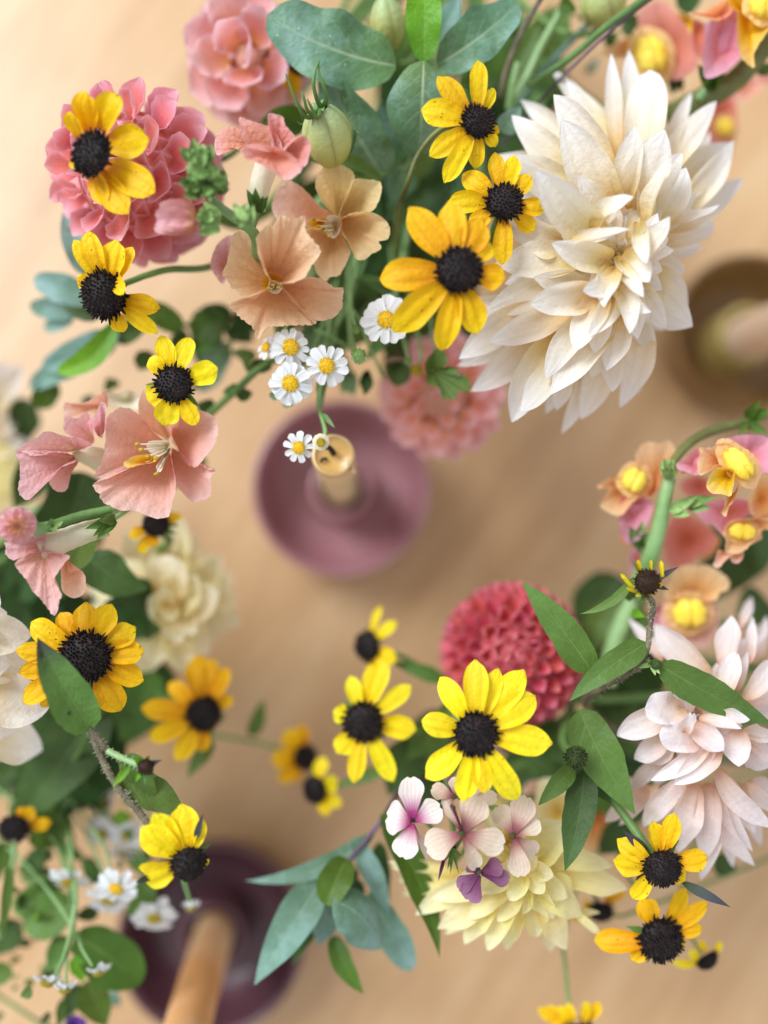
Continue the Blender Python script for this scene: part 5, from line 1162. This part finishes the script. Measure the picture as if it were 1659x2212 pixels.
for (x, y, z, rr, lab, pts) in [
    (665, 650, 2.42, 52, 'opening feverfew bud with a pale fringe below the large peach bloom', [(660,640,2.38),(630,560,2.34),(610,300,2.2),(640,100,2.0),(900,-1500,1.0)]),
    (648, 478, 2.4, 28, 'small green feverfew bud highest on the branching stalk', [(648,470,2.38),(620,350,2.3),(640,100,2.0),(900,-1500,1.0)]),
    (985, 682, 2.2, 28, 'round green feverfew bud nearer the large daisy', [(985,680,2.18),(960,560,2.1),(900,300,1.9),(900,-1500,1.0)]),
    (1040, 740, 2.22, 38, 'yellow feverfew bud beside the lobed green leaf', [(1040,735,2.2),(1070,640,2.1),(1000,300,1.9),(900,-1500,1.0)])]:
    b = thing('feverfew_bud', lab, 'bud', P(x, y, z), FG)
    link('bud_body', dome_mesh(P(x, y, z), facing(0, .25), SZ(rr, z), SZ(rr, z), 40, spike=.08), 'bud' if rr < 35 else 'daisydull' if rr < 45 else 'bud', b)
    if rr > 45:
        for k in range(9):
            a = .3 + k * .33
            leaf(b, 'tube', (x + 30 * math.cos(a), y + 20 * math.sin(a)), (x + 58 * math.cos(a), y + 50 * math.sin(a)), 22, z + .02, z, prof='tongue', name='petal', fold=0, nu=5, nv=5)
    stem(b, pts, 9, 13, 'palestem')
use('03')
daisy('blurred feverfew daisy with bright yellow disc left of the sideways susan', (752, 785), 1.9, 49, 134, (-.1, .55), kind='a', stem_pts=[(740,740,1.85),(700,600,1.8),(680,520,1.7),(200,0,1.2),(-1500,-500,.9)], n=12)
daisy('blurred feverfew daisy overlapped by another one above it', (705, 850), 1.75, 57, 142, (.05, .6), kind='b', n=13, stem_pts=[(705,830,1.7),(640,600,1.6),(200,0,1.2),(-1500,-500,.9)])
daisy('blurred feverfew daisy with drooping petals over the green leaves', (440, 745), 1.75, 50, 138, (-.05, 1.0), kind='b', n=9, stem_pts=[(440,720,1.75),(470,560,1.7),(200,100,1.3),(-1500,-500,.9)])
daisy('blurred cream feverfew daisy over the rim of the plum holder', (1000, 975), 1.6, 50, 138, (.1, .6), kind='b', n=13, stem_pts=[(990,950,1.55),(1000,800,1.5),(700,300,1.3),(-1500,-500,.9)])
daisy('feverfew daisy hanging face down beside the plum holder', (1240, 915), 1.75, 34, 67, (.1, 2.6), kind='b', n=11, stem_pts=[(1235,880,1.75),(1200,760,1.72),(1150,600,1.65),(700,100,1.3),(-1500,-500,.9)], droop=.7)
daisy('pale blurred feverfew daisy nearest the hairy stem', (660, 430), 1.45, 41, 109, (0, .4), kind='b', n=12, stem_pts=[(660,420,1.4),(560,250,1.3),(-1500,-500,.9)])
daisy('pale blurred feverfew daisy below the susan leaf', (820, 440), 1.45, 41, 109, (.1, .5), kind='b', n=12, stem_pts=[(820,430,1.4),(600,250,1.3),(-1500,-500,.9)])
daisy('pale blurred feverfew daisy lower of the faint ones', (790, 560), 1.35, 32, 92, (.1, .9), kind='b', n=11, stem_pts=[(790,540,1.3),(600,250,1.2),(-1500,-500,.9)])
daisy('pale blurred feverfew daisy highest of the faint ones', (640, 230), 1.3, 41, 100, (0, .3), kind='b', n=11, stem_pts=[(640,220,1.25),(400,100,1.1),(-1500,-500,.9)])
daisy('feverfew daisy facing down in the pair at the bottom left', (300, 1400), 2.0, 45, 100, (-.3, 1.2), kind='b', n=10, droop=.2, stem_pts=[(330,1390,2.0),(420,1200,1.95),(490,900,1.85),(490,760,1.8),(300,300,1.4),(-1500,-500,.9)])
daisy('cream feverfew daisy hanging right in the pair at the bottom left', (420, 1445), 2.02, 39, 79, (.1, 2.2), kind='b', n=12, droop=.5, stem_pts=[(430,1400,2.0),(430,1280,1.96),(450,1100,1.9),(490,900,1.84),(200,300,1.4),(-1500,-500,.9)])
daisy('feverfew daisy seen from the side on a curved stalk at the bottom left', (640, 1335), 1.95, 36, 84, (.3, 1.9), kind='b', n=10, droop=.4, stem_pts=[(600,1285,1.95),(530,1170,1.9),(490,1060,1.85),(-200,300,1.2),(-1500,-500,.9)])
use('03')
b = thing('purple_flower', 'small purple flower just entering the bottom edge', 'flower', P(490, 1659, 1.6))
for k in range(6):
    a = k * 1.05
    link('petal', blade_mesh(tri(P(490, 1665, 1.6), P(490 + 75 * math.cos(a), 1665 + 65 * math.sin(a), 1.62), .1), SZ(75, 1.6), 'oval', cup=.5, nu=7, nv=9), M.setdefault('violet', tissue('violet_petal', [(0, (70, 40, 110)), (1, (112, 74, 158))], trans=.25)), b)
stem(b, [(490,1665,1.58),(470,1750,1.4),(-1500,300,.9)], 10, 12)

# ------------------------------------------------------------------ leafy stems
LG = 'leafy stems filling the arrangement'
def leafy(label, frame, at, z, leaves, stems=(), name='leafy_stem', group=LG):
    use(frame); r = thing(name, label, 'foliage', P(*at, z), group)
    for L in leaves:
        m_, b_, t_, w_, zb, zt = L[:6]; ex = L[6] if len(L) > 6 else {}
        leaf(r, m_, b_, t_, w_, zb, zt, **{**dict(roll=rnd(-.35, .35), twist=rnd(-.3, .3), arch=rnd(.03, .09), sway=rnd(-.04, .04), prof='ovate', ruffle=.06), **ex})
    for s in stems:
        stem(r, s[0], s[1], s[2], s[3])
    return r
big = dict(nu=15, nv=25)
leafy('stem of large glaucous waxy leaves at the top centre', '10', (1100, 420), 2.35, [
    ('glau', (905, 425), (75, 95), 470, 2.42, 2.5, {**big, 'prof': 'oval', 'fold': .06, 'sway': -.05, 'arch': .07, 'ruffle': .17}),
    ('glau', (1175, 420), (1700, 20), 330, 2.42, 2.5, {**big, 'fold': .14, 'sway': .03, 'prof': 'oval', 'ruffle': .15}),
    ('bright', (1090, 400), (1095, -190), 245, 2.44, 2.6, {**big, 'fold': .2, 'ruffle': .12, 'sway': 0, 'prof': 'oval'}),
    ('glau', (1085, 395), (1060, 1010), 455, 2.52, 2.30, {**big, 'fold': .04, 'cup': -.5, 'arch': .20, 'sway': .0, 'prof': 'oval', 'ruffle': .04}),
    ('glau', (815, 1130), (430, 385), 430, 2.15, 2.4, {**big, 'fold': .35, 'arch': .10, 'sway': -.03}),
    ('glau', (1000, 1010), (790, 690), 260, 2.05, 2.15, {**big, 'prof': 'oval', 'cup': .6}),
    ('olive', (330, 800), (30, 790), 210, 2.1, 2.2, {'cup': .7, 'sway': .1}),
    ('teal', (1180, 300), (1330, -20), 220, 2.2, 2.3, big), ('glau', (1010, 1040), (870, 1330), 230, 1.9, 1.8, big), ('teal', (1600, 860), (1720, 690), 160, 2.3, 2.4),
    ('leaf', (560, 1050), (825, 1170), 130, 2.3, 2.25, {'fold': .3}),
    ('leaf', (1000, 1120), (1180, 940), 200, 1.9, 2.0), ('dark', (1160, 980), (900, 1560), 330, 1.9, 1.7, big), ('glau', (1350, 1500), (1170, 960), 320, 1.75, 1.85, big),
    ('dark', (990, 1100), (760, 720), 240, 1.5, 1.6), ('dark', (850, 1380), (1250, 1660), 260, 1.6, 1.5), ('olive', (1350, 600), (1640, 150), 200, 1.8, 1.9), ('dark', (1500, 700), (1350, 400), 220, 1.7, 1.7), ('dark', (640, 1600), (820, 1250), 220, 1.7, 1.7),
    ('leaf', (960, 330), (900, 20), 150, 1.9, 2.0), ('dark', (1000, 500), (880, 200), 240, 1.6, 1.7)],
    [([(1100,400,2.38),(1050,700,2.1),(1000,1040,1.9),(950,1500,1.6),(1200,-900,1.0)], 26, 30, 'palestem'), ([(1010,1040,2.0),(960,1090,2.02),(890,1060,2.05)], 16, 14, 'palestem')])
use('Q2')
for lab, pts, r0, m_ in [
    ('long smooth green stem slanting to the top right above the cream dahlia', [(430,440,2.3),(640,300,2.36),(840,130,2.42),(1060,-30,2.48),(1300,-200,2.5)], 20, 'stem'),
    ('thin dark purple stem slanting beside the long green stem', [(300,740,2.1),(450,560,2.2),(640,360,2.34),(840,170,2.42),(1040,10,2.46),(1200,-100,2.5)], 8, 'purplestem'),
    ('pale green stem rising behind the glaucous leaf at the top', [(330,560,2.0),(420,400,2.05),(500,230,2.1),(600,50,2.15),(650,-80,2.2)], 20, 'palestem'),
    ('short pale green stem between the high susan and the long stems', [(330,560,2.05),(350,440,2.1),(380,320,2.15)], 19, 'palestem'),
    ('blue green stem under the long slanting green stem', [(330,600,1.9),(480,400,2.0),(600,260,2.05),(760,100,2.1),(900,-60,2.1)], 17, 'teal'),
    ('dark brown stem behind the right glaucous leaf', [(280,500,2.2),(330,320,2.25),(410,140,2.3),(500,-20,2.35),(560,-120,2.4)], 14, 'brownstem')]:
    r = thing('bare_sprig', lab, 'stem', P(*pts[0][:2], pts[0][2]), 'bare stems crossing at the top right')
    use('Q2'); stem(r, pts, r0, r0 * 1.1, m_, name='stem_body')
leafy('dark green foliage behind the stems at the top right', 'Q2', (500, 200), 1.7, [
    ('olive', (300, 500), (560, 20), 170, 1.7, 1.9), ('leaf', (520, 300), (640, -20), 160, 1.8, 1.9), ('dark', (250, 700), (460, 760), 150, 2.0, 2.0), ('olive', (420, 690), (500, 590), 100, 1.9, 1.9), ('dark', (430, 420), (300, 160), 200, 1.5, 1.6),
    ('olive', (590, 20), (680, 50), 90, 2.2, 2.25), ('dark', (910, 110), (1040, 170), 110, 1.9, 1.9), ('dark', (830, 240), (890, 160), 90, 1.8, 1.9), ('teal', (730, 380), (800, 290), 50, 1.4, 1.5), ('dark', (1190, 30), (1330, -40), 140, 2.0, 2.0), ('leaf', (440, 330), (470, 150), 80, 1.7, 1.8), ('dark', (300, 620), (240, 300), 220, 1.3, 1.4),
    ('leaf', (380, 560), (560, 420), 120, 1.4, 1.5), ('dark', (320, 700), (560, 620), 120, 1.6, 1.7), ('olive', (520, 560), (640, 330), 70, 1.3, 1.4)],
    [([(300,700,1.6),(480,420,1.6),(700,-200,1.4)], 14, 16, 'stem')])
leafy('dark leaves filling the gap under the peach blooms', 'D', (800, 560), 1.7, [
    ('dark', (880, 480), (770, 610), 70, 1.7, 1.7), ('leaf', (820, 620), (700, 700), 60, 1.6, 1.7), ('dark', (900, 520), (850, 400), 80, 1.5, 1.6), ('dark', (780, 640), (860, 780), 60, 1.7, 1.6), ('leaf', (830, 650), (740, 760), 60, 1.8, 1.8),
    ('dark', (700, 690), (640, 640), 70, 1.6, 1.6), ('leaf', (850, 700), (790, 780), 40, 1.9, 1.9), ('dark', (880, 720), (900, 820), 60, 1.6, 1.5), ('dark', (860, 620), (960, 700), 90, 1.5, 1.5), ('leaf', (760, 600), (690, 590), 60, 1.8, 1.8), ('dark', (940, 330), (880, 460), 80, 1.5, 1.5), ('dark', (640, 720), (700, 800), 60, 1.5, 1.5), ('olive', (690, 740), (760, 800), 50, 1.7, 1.7), ('dark', (800, 700), (740, 640), 90, 1.4, 1.4), ('dark', (800, 520), (760, 620), 90, 1.35, 1.35), ('dark', (900, 640), (830, 560), 100, 1.3, 1.3)],
    [([(840,610,1.9),(770,605,1.95),(730,640,1.9)], 6, 5, 'stem'), ([(757,600,2.0),(755,690,2.0),(760,760,1.95)], 5, 4, 'palestem'), ([(840,600,1.8),(900,400,1.5),(1040,-300,1.0)], 8, 9, 'stem')])
def lobed(parent, mat, pts, th, z):
    return lobe(parent, mat, th, pts, z, z - .05, bulge=.04, ripple=.02, name='leaf')
use('11')
b = thing('feverfew_leaf_stem', 'feverfew stalks with lobed green leaves under the daisies', 'foliage', P(600, 500, 2.1), LG)
lobed(b, 'leaf', [(1100,770),(1100,690),(1130,640),(1180,600),(1235,640),(1240,690),(1210,720),(1260,715),(1310,735),(1300,780),(1350,770),(1390,830),(1380,880),(1330,870),(1300,900),(1280,935),(1240,920),(1210,930),(1195,850),(1130,840)], (1140, 740), 2.3)
lobed(b, 'leaf', [(200,870),(130,860),(85,900),(120,935),(180,920),(170,960),(195,985),(240,970),(270,940),(300,930),(320,890),(280,860)], (230, 880), 2.3)
lobed(b, 'dark', [(690,760),(670,820),(690,870),(700,900),(730,880),(760,830),(750,780),(730,740)], (710, 740), 2.05)
lobed(b, 'leaf', [(560,760),(540,830),(560,890),(590,880),(640,900),(660,800),(620,740)], (600, 740), 1.8)
lobed(b, 'dark', [(850,700),(850,780),(900,840),(960,830),(1000,790),(1000,720),(940,680)], (900, 700), 2.0)
lobed(b, 'leaf', [(290,520),(300,590),(360,620),(400,570),(440,500),(380,450),(320,450)], (360, 470), 2.0)
lobed(b, 'dark', [(0,670),(-40,740),(40,760),(100,730),(90,680)], (60, 690), 2.1)
lobed(b, 'leaf', [(430,740),(390,840),(400,920),(430,980),(450,880),(470,780)], (440, 760), 2.2)
for pts in ([(600,60,2.0),(600,300,2.1),(610,480,2.15),(630,640,2.3)], [(620,340,2.15),(680,430,2.2),(720,560,2.2),(760,640,2.1),(830,800,2.0)], [(380,480,2.1),(480,520,2.1),(590,590,2.0)], [(640,120,1.9),(760,190,1.9),(1000,300,1.8),(1200,-900,1.0)], [(1130,400,1.9),(1150,560,1.95),(1170,620,2.2)]):
    stem(b, pts, 10, 9, 'palestem')

leafy('blue green leafy stem at the left below the tall domed susan', '01', (600, 420), 1.9, [
    ('teal', (610, 300), (215, 150), 190, 1.9, 1.9, {'prof': 'oval'}), ('teal', (520, 350), (190, 330), 150, 1.8, 1.75, {'prof': 'oval'}), ('teal', (480, 380), (280, 470), 110, 1.75, 1.7, {'prof': 'oval'}), ('dark', (640, 390), (410, 340), 90, 1.95, 1.95),
    ('bright', (745, 430), (368, 748), 150, 2.05, 1.95, {'sway': -.13, 'arch': .14, 'fold': .3, 'prof': 'oval'}), ('teal', (770, 500), (270, 720), 200, 1.85, 1.7, {'prof': 'oval'}), ('teal', (760, 560), (190, 860), 170, 1.75, 1.65, {'prof': 'oval', 'sway': .03}),
    ('olive', (340, 800), (240, 985), 160, 1.65, 1.6, {'prof': 'oval'}), ('leaf', (560, -100), (440, -180), 120, 2.0, 2.1), ('teal', (620, 110), (410, -290), 190, 2.0, 2.1, {'sway': -.06}),
    ('dark', (950, 420), (760, 560), 130, 1.9, 1.8, {'prof': 'oval'}), ('olive', (930, 330), (1190, 470), 170, 1.8, 1.75, {'prof': 'oval'}), ('dark', (1200, 480), (1080, 620), 110, 1.7, 1.7)],
    [([(1000,420,1.85),(850,420,1.9),(640,390,1.92),(480,330,1.88)], 14, 10, 'stem'), ([(850,420,1.88),(1500,400,1.5),(3000,-1800,1.0)], 14, 18, 'stem')])
leafy('green leaves between the lemon susan and the feverfew', '01', (1400, 500), 1.7, [
    ('olive', (1480, 420), (1230, 500), 230, 1.75, 1.65, {'prof': 'oval'}), ('dark', (1500, 400), (1300, 330), 130, 1.7, 1.75), ('leaf', (1440, 500), (1250, 640), 90, 1.7, 1.7), ('teal', (1480, 560), (1290, 880), 180, 1.6, 1.55, {'prof': 'oval'}), ('dark', (1340, 480), (1280, 700), 150, 1.55, 1.5),
    ('dark', (980, 620), (900, 740), 150, 1.8, 1.7), ('leaf', (1659, 660), (1490, 620), 90, 1.8, 1.8), ('dark', (1500, 420), (1640, 560), 200, 1.6, 1.6), ('dark', (1700, 470), (1560, 300), 140, 1.5, 1.55), ('leaf', (740, 860), (690, 790), 110, 1.6, 1.65), ('dark', (600, 960), (530, 920), 100, 1.6, 1.6)],
    [([(1400,540,1.72),(1470,440,1.72),(1540,350,1.7),(1700,200,1.5),(2800,-1500,1.0)], 10, 12, 'olivestem')])
leafy('green branching stem with small notched leaves left of the feverfew', '01', (1500, 880), 2.05, [
    ('leaf', (1560, 860), (1440, 890), 80, 2.05, 2.05, {'serr': .12, 'nser': 4}), ('dark', (1530, 910), (1640, 890), 100, 2.05, 2.0, {'serr': .12, 'nser': 4}), ('leaf', (1640, 760), (1560, 640), 60, 2.0, 2.0, {'serr': .1}), ('dark', (1380, 1010), (1270, 960), 130, 1.9, 1.95)],
    [([(1350,1030,1.95),(1430,960,2.0),(1540,860,2.05),(1680,730,2.1),(1900,600,1.9),(2700,-1200,1.0)], 26, 20, 'stem')])

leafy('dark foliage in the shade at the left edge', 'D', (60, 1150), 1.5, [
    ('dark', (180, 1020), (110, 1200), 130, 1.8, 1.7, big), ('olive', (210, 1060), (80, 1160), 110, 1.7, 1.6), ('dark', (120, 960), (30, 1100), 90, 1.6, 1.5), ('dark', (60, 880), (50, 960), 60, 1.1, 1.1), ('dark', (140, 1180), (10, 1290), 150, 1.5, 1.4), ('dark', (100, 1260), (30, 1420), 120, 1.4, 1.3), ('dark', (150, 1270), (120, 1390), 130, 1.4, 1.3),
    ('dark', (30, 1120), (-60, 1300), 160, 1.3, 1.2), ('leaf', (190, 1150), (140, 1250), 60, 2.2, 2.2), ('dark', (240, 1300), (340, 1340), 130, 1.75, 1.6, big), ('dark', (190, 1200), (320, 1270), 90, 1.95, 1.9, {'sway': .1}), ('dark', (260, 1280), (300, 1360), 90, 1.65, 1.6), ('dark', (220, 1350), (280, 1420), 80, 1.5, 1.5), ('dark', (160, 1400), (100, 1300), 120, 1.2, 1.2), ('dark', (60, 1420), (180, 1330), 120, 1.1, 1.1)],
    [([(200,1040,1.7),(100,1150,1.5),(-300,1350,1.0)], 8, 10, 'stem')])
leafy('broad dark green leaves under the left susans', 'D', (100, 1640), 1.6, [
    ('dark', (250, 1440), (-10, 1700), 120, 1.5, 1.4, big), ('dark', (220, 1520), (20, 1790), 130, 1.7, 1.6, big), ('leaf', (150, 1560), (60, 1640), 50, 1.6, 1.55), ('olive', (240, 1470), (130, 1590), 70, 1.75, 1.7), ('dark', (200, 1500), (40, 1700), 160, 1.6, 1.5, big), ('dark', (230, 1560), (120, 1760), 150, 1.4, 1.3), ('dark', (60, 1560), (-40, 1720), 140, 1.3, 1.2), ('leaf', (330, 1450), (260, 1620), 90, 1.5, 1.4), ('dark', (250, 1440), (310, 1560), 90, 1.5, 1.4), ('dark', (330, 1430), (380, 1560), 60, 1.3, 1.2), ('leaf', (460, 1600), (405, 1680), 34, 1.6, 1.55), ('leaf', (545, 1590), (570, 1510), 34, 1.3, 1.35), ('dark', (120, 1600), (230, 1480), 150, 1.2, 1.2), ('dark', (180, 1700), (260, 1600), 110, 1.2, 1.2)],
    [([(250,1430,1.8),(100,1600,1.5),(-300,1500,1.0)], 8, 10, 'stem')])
leafy('blurred green leaves below the feverfew in the lower left corner', '03', (350, 900), 1.5, [
    *[(random.choice(('leaf', 'dark', 'olive', 'bright') if q_ % 5 == 0 else ('leaf', 'dark', 'olive')), (x_, y_), (x_ + rnd(-130, 130), y_ + rnd(-40, 130)), rnd(40, 80), rnd(1.2, 1.7), rnd(1.2, 1.7)) for q_, (x_, y_) in enumerate([(rnd(0, 900), rnd(-60, 700)) for _ in range(26)] + [(rnd(0, 600), rnd(700, 1600)) for _ in range(24)])], ('leaf', (480, 880), (150, 990), 280, 1.6, 1.55, {**big, 'prof': 'oval'}), ('leaf', (420, 830), (80, 910), 190, 1.55, 1.5, {'prof': 'oval'}), ('olive', (480, 1090), (910, 1400), 290, 1.7, 1.65, {**big, 'prof': 'oval'}), ('olive', (560, 1380), (690, 1680), 190, 1.65, 1.6), ('leaf', (410, 1080), (310, 1330), 130, 1.6, 1.6), ('dark', (520, 1400), (420, 1640), 130, 1.6, 1.55), ('olive', (1010, 760), (820, 950), 190, 1.5, 1.45), ('leaf', (650, 740), (520, 580), 80, 1.5, 1.5), ('dark', (640, 930), (480, 960), 90, 1.5, 1.5),
    ('olive', (200, 400), (420, 480), 180, 1.55, 1.5), ('dark', (300, 540), (110, 680), 130, 1.5, 1.4), ('leaf', (250, 230), (420, 420), 130, 1.5, 1.5), ('leaf', (360, 700), (120, 720), 120, 1.45, 1.4), ('olive', (70, 480), (-40, 720), 160, 1.4, 1.3), ('leaf', (60, 640), (0, 1120), 70, 1.8, 1.8), ('dark', (140, 1000), (-60, 1220), 190, 1.4, 1.3), ('leaf', (30, 1260), (-60, 1420), 150, 1.5, 1.5), ('leaf', (210, 1440), (130, 1480), 70, 1.9, 1.9), ('bright', (470, 1230), (540, 1390), 90, 1.75, 1.75), ('leaf', (400, 1500), (380, 1700), 60, 1.6, 1.6), ('teal', (700, 1460), (780, 1540), 80, 1.3, 1.3), ('dark', (900, 540), (960, 660), 120, 1.3, 1.3), ('dark', (600, 170), (700, 260), 130, 1.3, 1.3), ('olive', (820, 540), (900, 620), 80, 1.3, 1.3), ('leaf', (360, 500), (560, 600), 90, 1.35, 1.3), ('dark', (380, 300), (480, 420), 90, 1.3, 1.25)],
    [([(490,880,1.85),(440,1150,1.9),(350,1400,1.95)], 16, 14, 'palestem'), ([(100,450,1.75),(90,560,1.7),(60,800,1.65),(0,1100,1.6)], 16, 18, 'palestem'), ([(430,330,1.3),(470,420,1.3),(440,560,1.3),(300,300,1.2),(-1400,-400,.9)], 9, 12, 'stem'), ([(480,1100,1.75),(470,900,1.7),(300,400,1.4),(-1500,-500,.9)], 12, 14, 'stem')])
leafy('stem of blue green and dark leaves hanging over the plum holder', '13', (690, 480), 1.95, [
    ('teal', (760, 425), (-70, 730), 120, 1.95, 1.85, {'prof': 'lance', 'sway': -.09, 'nv': 25}), ('teal', (420, 730), (-10, 1405), 255, 1.95, 2.0, {**big, 'fold': .2}),
    ('olive', (590, 590), (455, 890), 210, 2.0, 2.12, {**big, 'fold': .25, 'prof': 'oval', 'arch': .12}), ('teal', (500, 860), (800, 1180), 330, 2.14, 2.0, {**big, 'prof': 'oval', 'cup': -.8, 'sway': -.10, 'fold': 0, 'arch': .1}), ('teal', (460, 880), (400, 1150), 170, 1.9, 1.85),
    ('olive', (815, 300), (1190, 1228), 205, 2.0, 2.1, {**big, 'sway': -.06, 'prof': 'lance'}), ('teal', (630, 450), (870, 980), 130, 1.95, 1.9, {'sway': -.03, 'prof': 'lance', 'nv': 25}), ('teal', (740, 800), (1010, 1310), 200, 1.85, 1.8, {**big, 'prof': 'oval'}), ('dark', (800, 480), (860, 960), 120, 1.8, 1.75),
    ('olive', (500, 1090), (700, 1465), 130, 1.9, 1.95, {**big, 'sway': .06}), ('dark', (640, 640), (540, 880), 110, 1.8, 1.8), ('dark', (400, 960), (230, 1280), 90, 1.85, 1.85), ('dark', (660, 720), (680, 930), 90, 1.75, 1.7)],
    [([(820,330,1.98),(720,460,1.97),(610,590,1.98),(560,700,1.95)], 17, 13, 'purplestem'), ([(820,330,1.98),(1000,100,1.7),(3000,-400,1.0)], 17, 18, 'purplestem')])
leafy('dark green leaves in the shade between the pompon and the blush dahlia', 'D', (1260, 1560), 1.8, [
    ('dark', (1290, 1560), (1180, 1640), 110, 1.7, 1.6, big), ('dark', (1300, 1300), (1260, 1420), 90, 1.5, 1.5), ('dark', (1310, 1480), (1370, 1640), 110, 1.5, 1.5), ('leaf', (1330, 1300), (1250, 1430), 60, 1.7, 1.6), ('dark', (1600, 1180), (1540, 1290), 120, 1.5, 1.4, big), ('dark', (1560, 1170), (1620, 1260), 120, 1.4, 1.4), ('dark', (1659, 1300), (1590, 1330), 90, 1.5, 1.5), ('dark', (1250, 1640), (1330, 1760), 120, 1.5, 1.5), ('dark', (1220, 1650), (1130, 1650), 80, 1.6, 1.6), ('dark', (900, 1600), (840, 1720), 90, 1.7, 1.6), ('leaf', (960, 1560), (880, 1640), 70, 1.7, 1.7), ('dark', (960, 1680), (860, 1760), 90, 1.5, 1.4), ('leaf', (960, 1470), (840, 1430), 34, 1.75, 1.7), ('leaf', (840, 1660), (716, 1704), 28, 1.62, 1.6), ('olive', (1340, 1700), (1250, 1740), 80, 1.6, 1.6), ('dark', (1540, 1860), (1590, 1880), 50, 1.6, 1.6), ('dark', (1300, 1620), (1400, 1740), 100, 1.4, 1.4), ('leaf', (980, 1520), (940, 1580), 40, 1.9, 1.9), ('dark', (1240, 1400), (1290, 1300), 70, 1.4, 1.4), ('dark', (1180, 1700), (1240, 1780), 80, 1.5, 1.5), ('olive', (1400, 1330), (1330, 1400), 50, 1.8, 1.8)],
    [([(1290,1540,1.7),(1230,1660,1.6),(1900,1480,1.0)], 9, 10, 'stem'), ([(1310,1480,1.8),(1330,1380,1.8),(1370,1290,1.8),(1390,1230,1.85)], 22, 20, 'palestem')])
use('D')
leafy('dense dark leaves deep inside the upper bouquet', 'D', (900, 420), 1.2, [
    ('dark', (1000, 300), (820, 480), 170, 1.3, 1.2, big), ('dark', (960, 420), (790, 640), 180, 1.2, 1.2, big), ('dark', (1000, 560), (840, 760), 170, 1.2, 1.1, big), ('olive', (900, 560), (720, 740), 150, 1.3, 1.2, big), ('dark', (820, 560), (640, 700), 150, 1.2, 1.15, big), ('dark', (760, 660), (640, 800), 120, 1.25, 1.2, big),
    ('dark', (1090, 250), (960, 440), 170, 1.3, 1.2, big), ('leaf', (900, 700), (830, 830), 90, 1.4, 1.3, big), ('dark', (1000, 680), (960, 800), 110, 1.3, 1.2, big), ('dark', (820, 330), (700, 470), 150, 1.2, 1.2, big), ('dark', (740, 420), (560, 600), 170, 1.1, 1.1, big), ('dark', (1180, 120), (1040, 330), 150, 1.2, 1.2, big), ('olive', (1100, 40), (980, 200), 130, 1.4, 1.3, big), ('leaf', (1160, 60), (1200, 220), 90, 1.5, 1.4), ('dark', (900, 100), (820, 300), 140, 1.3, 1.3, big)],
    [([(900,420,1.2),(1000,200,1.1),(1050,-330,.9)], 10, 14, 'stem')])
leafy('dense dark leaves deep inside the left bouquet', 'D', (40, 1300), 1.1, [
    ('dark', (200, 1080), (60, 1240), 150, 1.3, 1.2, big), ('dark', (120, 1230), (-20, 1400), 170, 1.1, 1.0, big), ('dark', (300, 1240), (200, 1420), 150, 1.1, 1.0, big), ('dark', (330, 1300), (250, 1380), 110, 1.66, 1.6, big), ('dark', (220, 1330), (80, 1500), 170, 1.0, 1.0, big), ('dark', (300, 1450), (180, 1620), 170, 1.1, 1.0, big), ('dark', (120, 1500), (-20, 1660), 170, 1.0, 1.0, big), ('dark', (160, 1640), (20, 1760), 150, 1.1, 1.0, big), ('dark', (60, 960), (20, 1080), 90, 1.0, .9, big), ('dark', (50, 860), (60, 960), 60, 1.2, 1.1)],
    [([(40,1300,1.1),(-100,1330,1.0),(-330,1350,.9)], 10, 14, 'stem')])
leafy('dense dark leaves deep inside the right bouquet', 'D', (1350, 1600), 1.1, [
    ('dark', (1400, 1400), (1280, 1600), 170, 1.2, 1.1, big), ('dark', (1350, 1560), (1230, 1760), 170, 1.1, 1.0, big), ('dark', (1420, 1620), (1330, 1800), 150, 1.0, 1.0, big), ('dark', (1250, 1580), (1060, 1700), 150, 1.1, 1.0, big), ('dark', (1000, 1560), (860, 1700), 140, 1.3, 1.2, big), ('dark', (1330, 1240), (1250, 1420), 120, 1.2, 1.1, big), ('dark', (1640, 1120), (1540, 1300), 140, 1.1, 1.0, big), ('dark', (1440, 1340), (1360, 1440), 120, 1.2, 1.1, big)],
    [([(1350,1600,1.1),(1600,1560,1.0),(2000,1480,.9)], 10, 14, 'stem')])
b = thing('snapdragon_bloom', 'faded cream orange bloom behind the phlox and butter dahlia', 'flower', P(1230, 1740, 1.7), 'snapdragon blooms')
lobe(b, 'butter', (1210,1760), [(1160,1700),(1180,1680),(1220,1690),(1250,1730),(1240,1790),(1200,1820),(1160,1790)], 1.8, 1.7, bulge=.15)
lobe(b, 'orange', (1290,1770), [(1240,1800),(1290,1720),(1340,1740),(1330,1800),(1280,1840)], 1.6, 1.5, bulge=.15)
lobe(b, 'peachpink', (1190,1730), [(1120,1740),(1140,1690),(1190,1690),(1200,1740),(1160,1790)], 1.7, 1.6, bulge=.1)
b = thing('dahlia', 'blurred white flower at the left edge above the side facing snapdragon', 'flower', P(10, 950, 1.2), DG)
for tx, ty, bx, by, w_ in [(50,790,-40,900,60),(40,850,-50,930,60),(45,880,-40,960,50),(20,780,-60,900,60),(60,1010,-60,960,60),(70,1060,-60,1000,70),(60,1110,-60,1030,60),(40,930,-60,950,70),(60,950,-60,980,60)]:
    link('petal', blade_mesh(tri(P(bx, by, 1.25), P(tx, ty, 1.15), .08), SZ(w_, 1.2), 'dahlia', cup=.8, nu=7, nv=11), 'butter' if ty > 980 else 'white', b)
auto_stem(b, P(-50, 950, 1.15), Vector((0, 0, 1)), 'left')
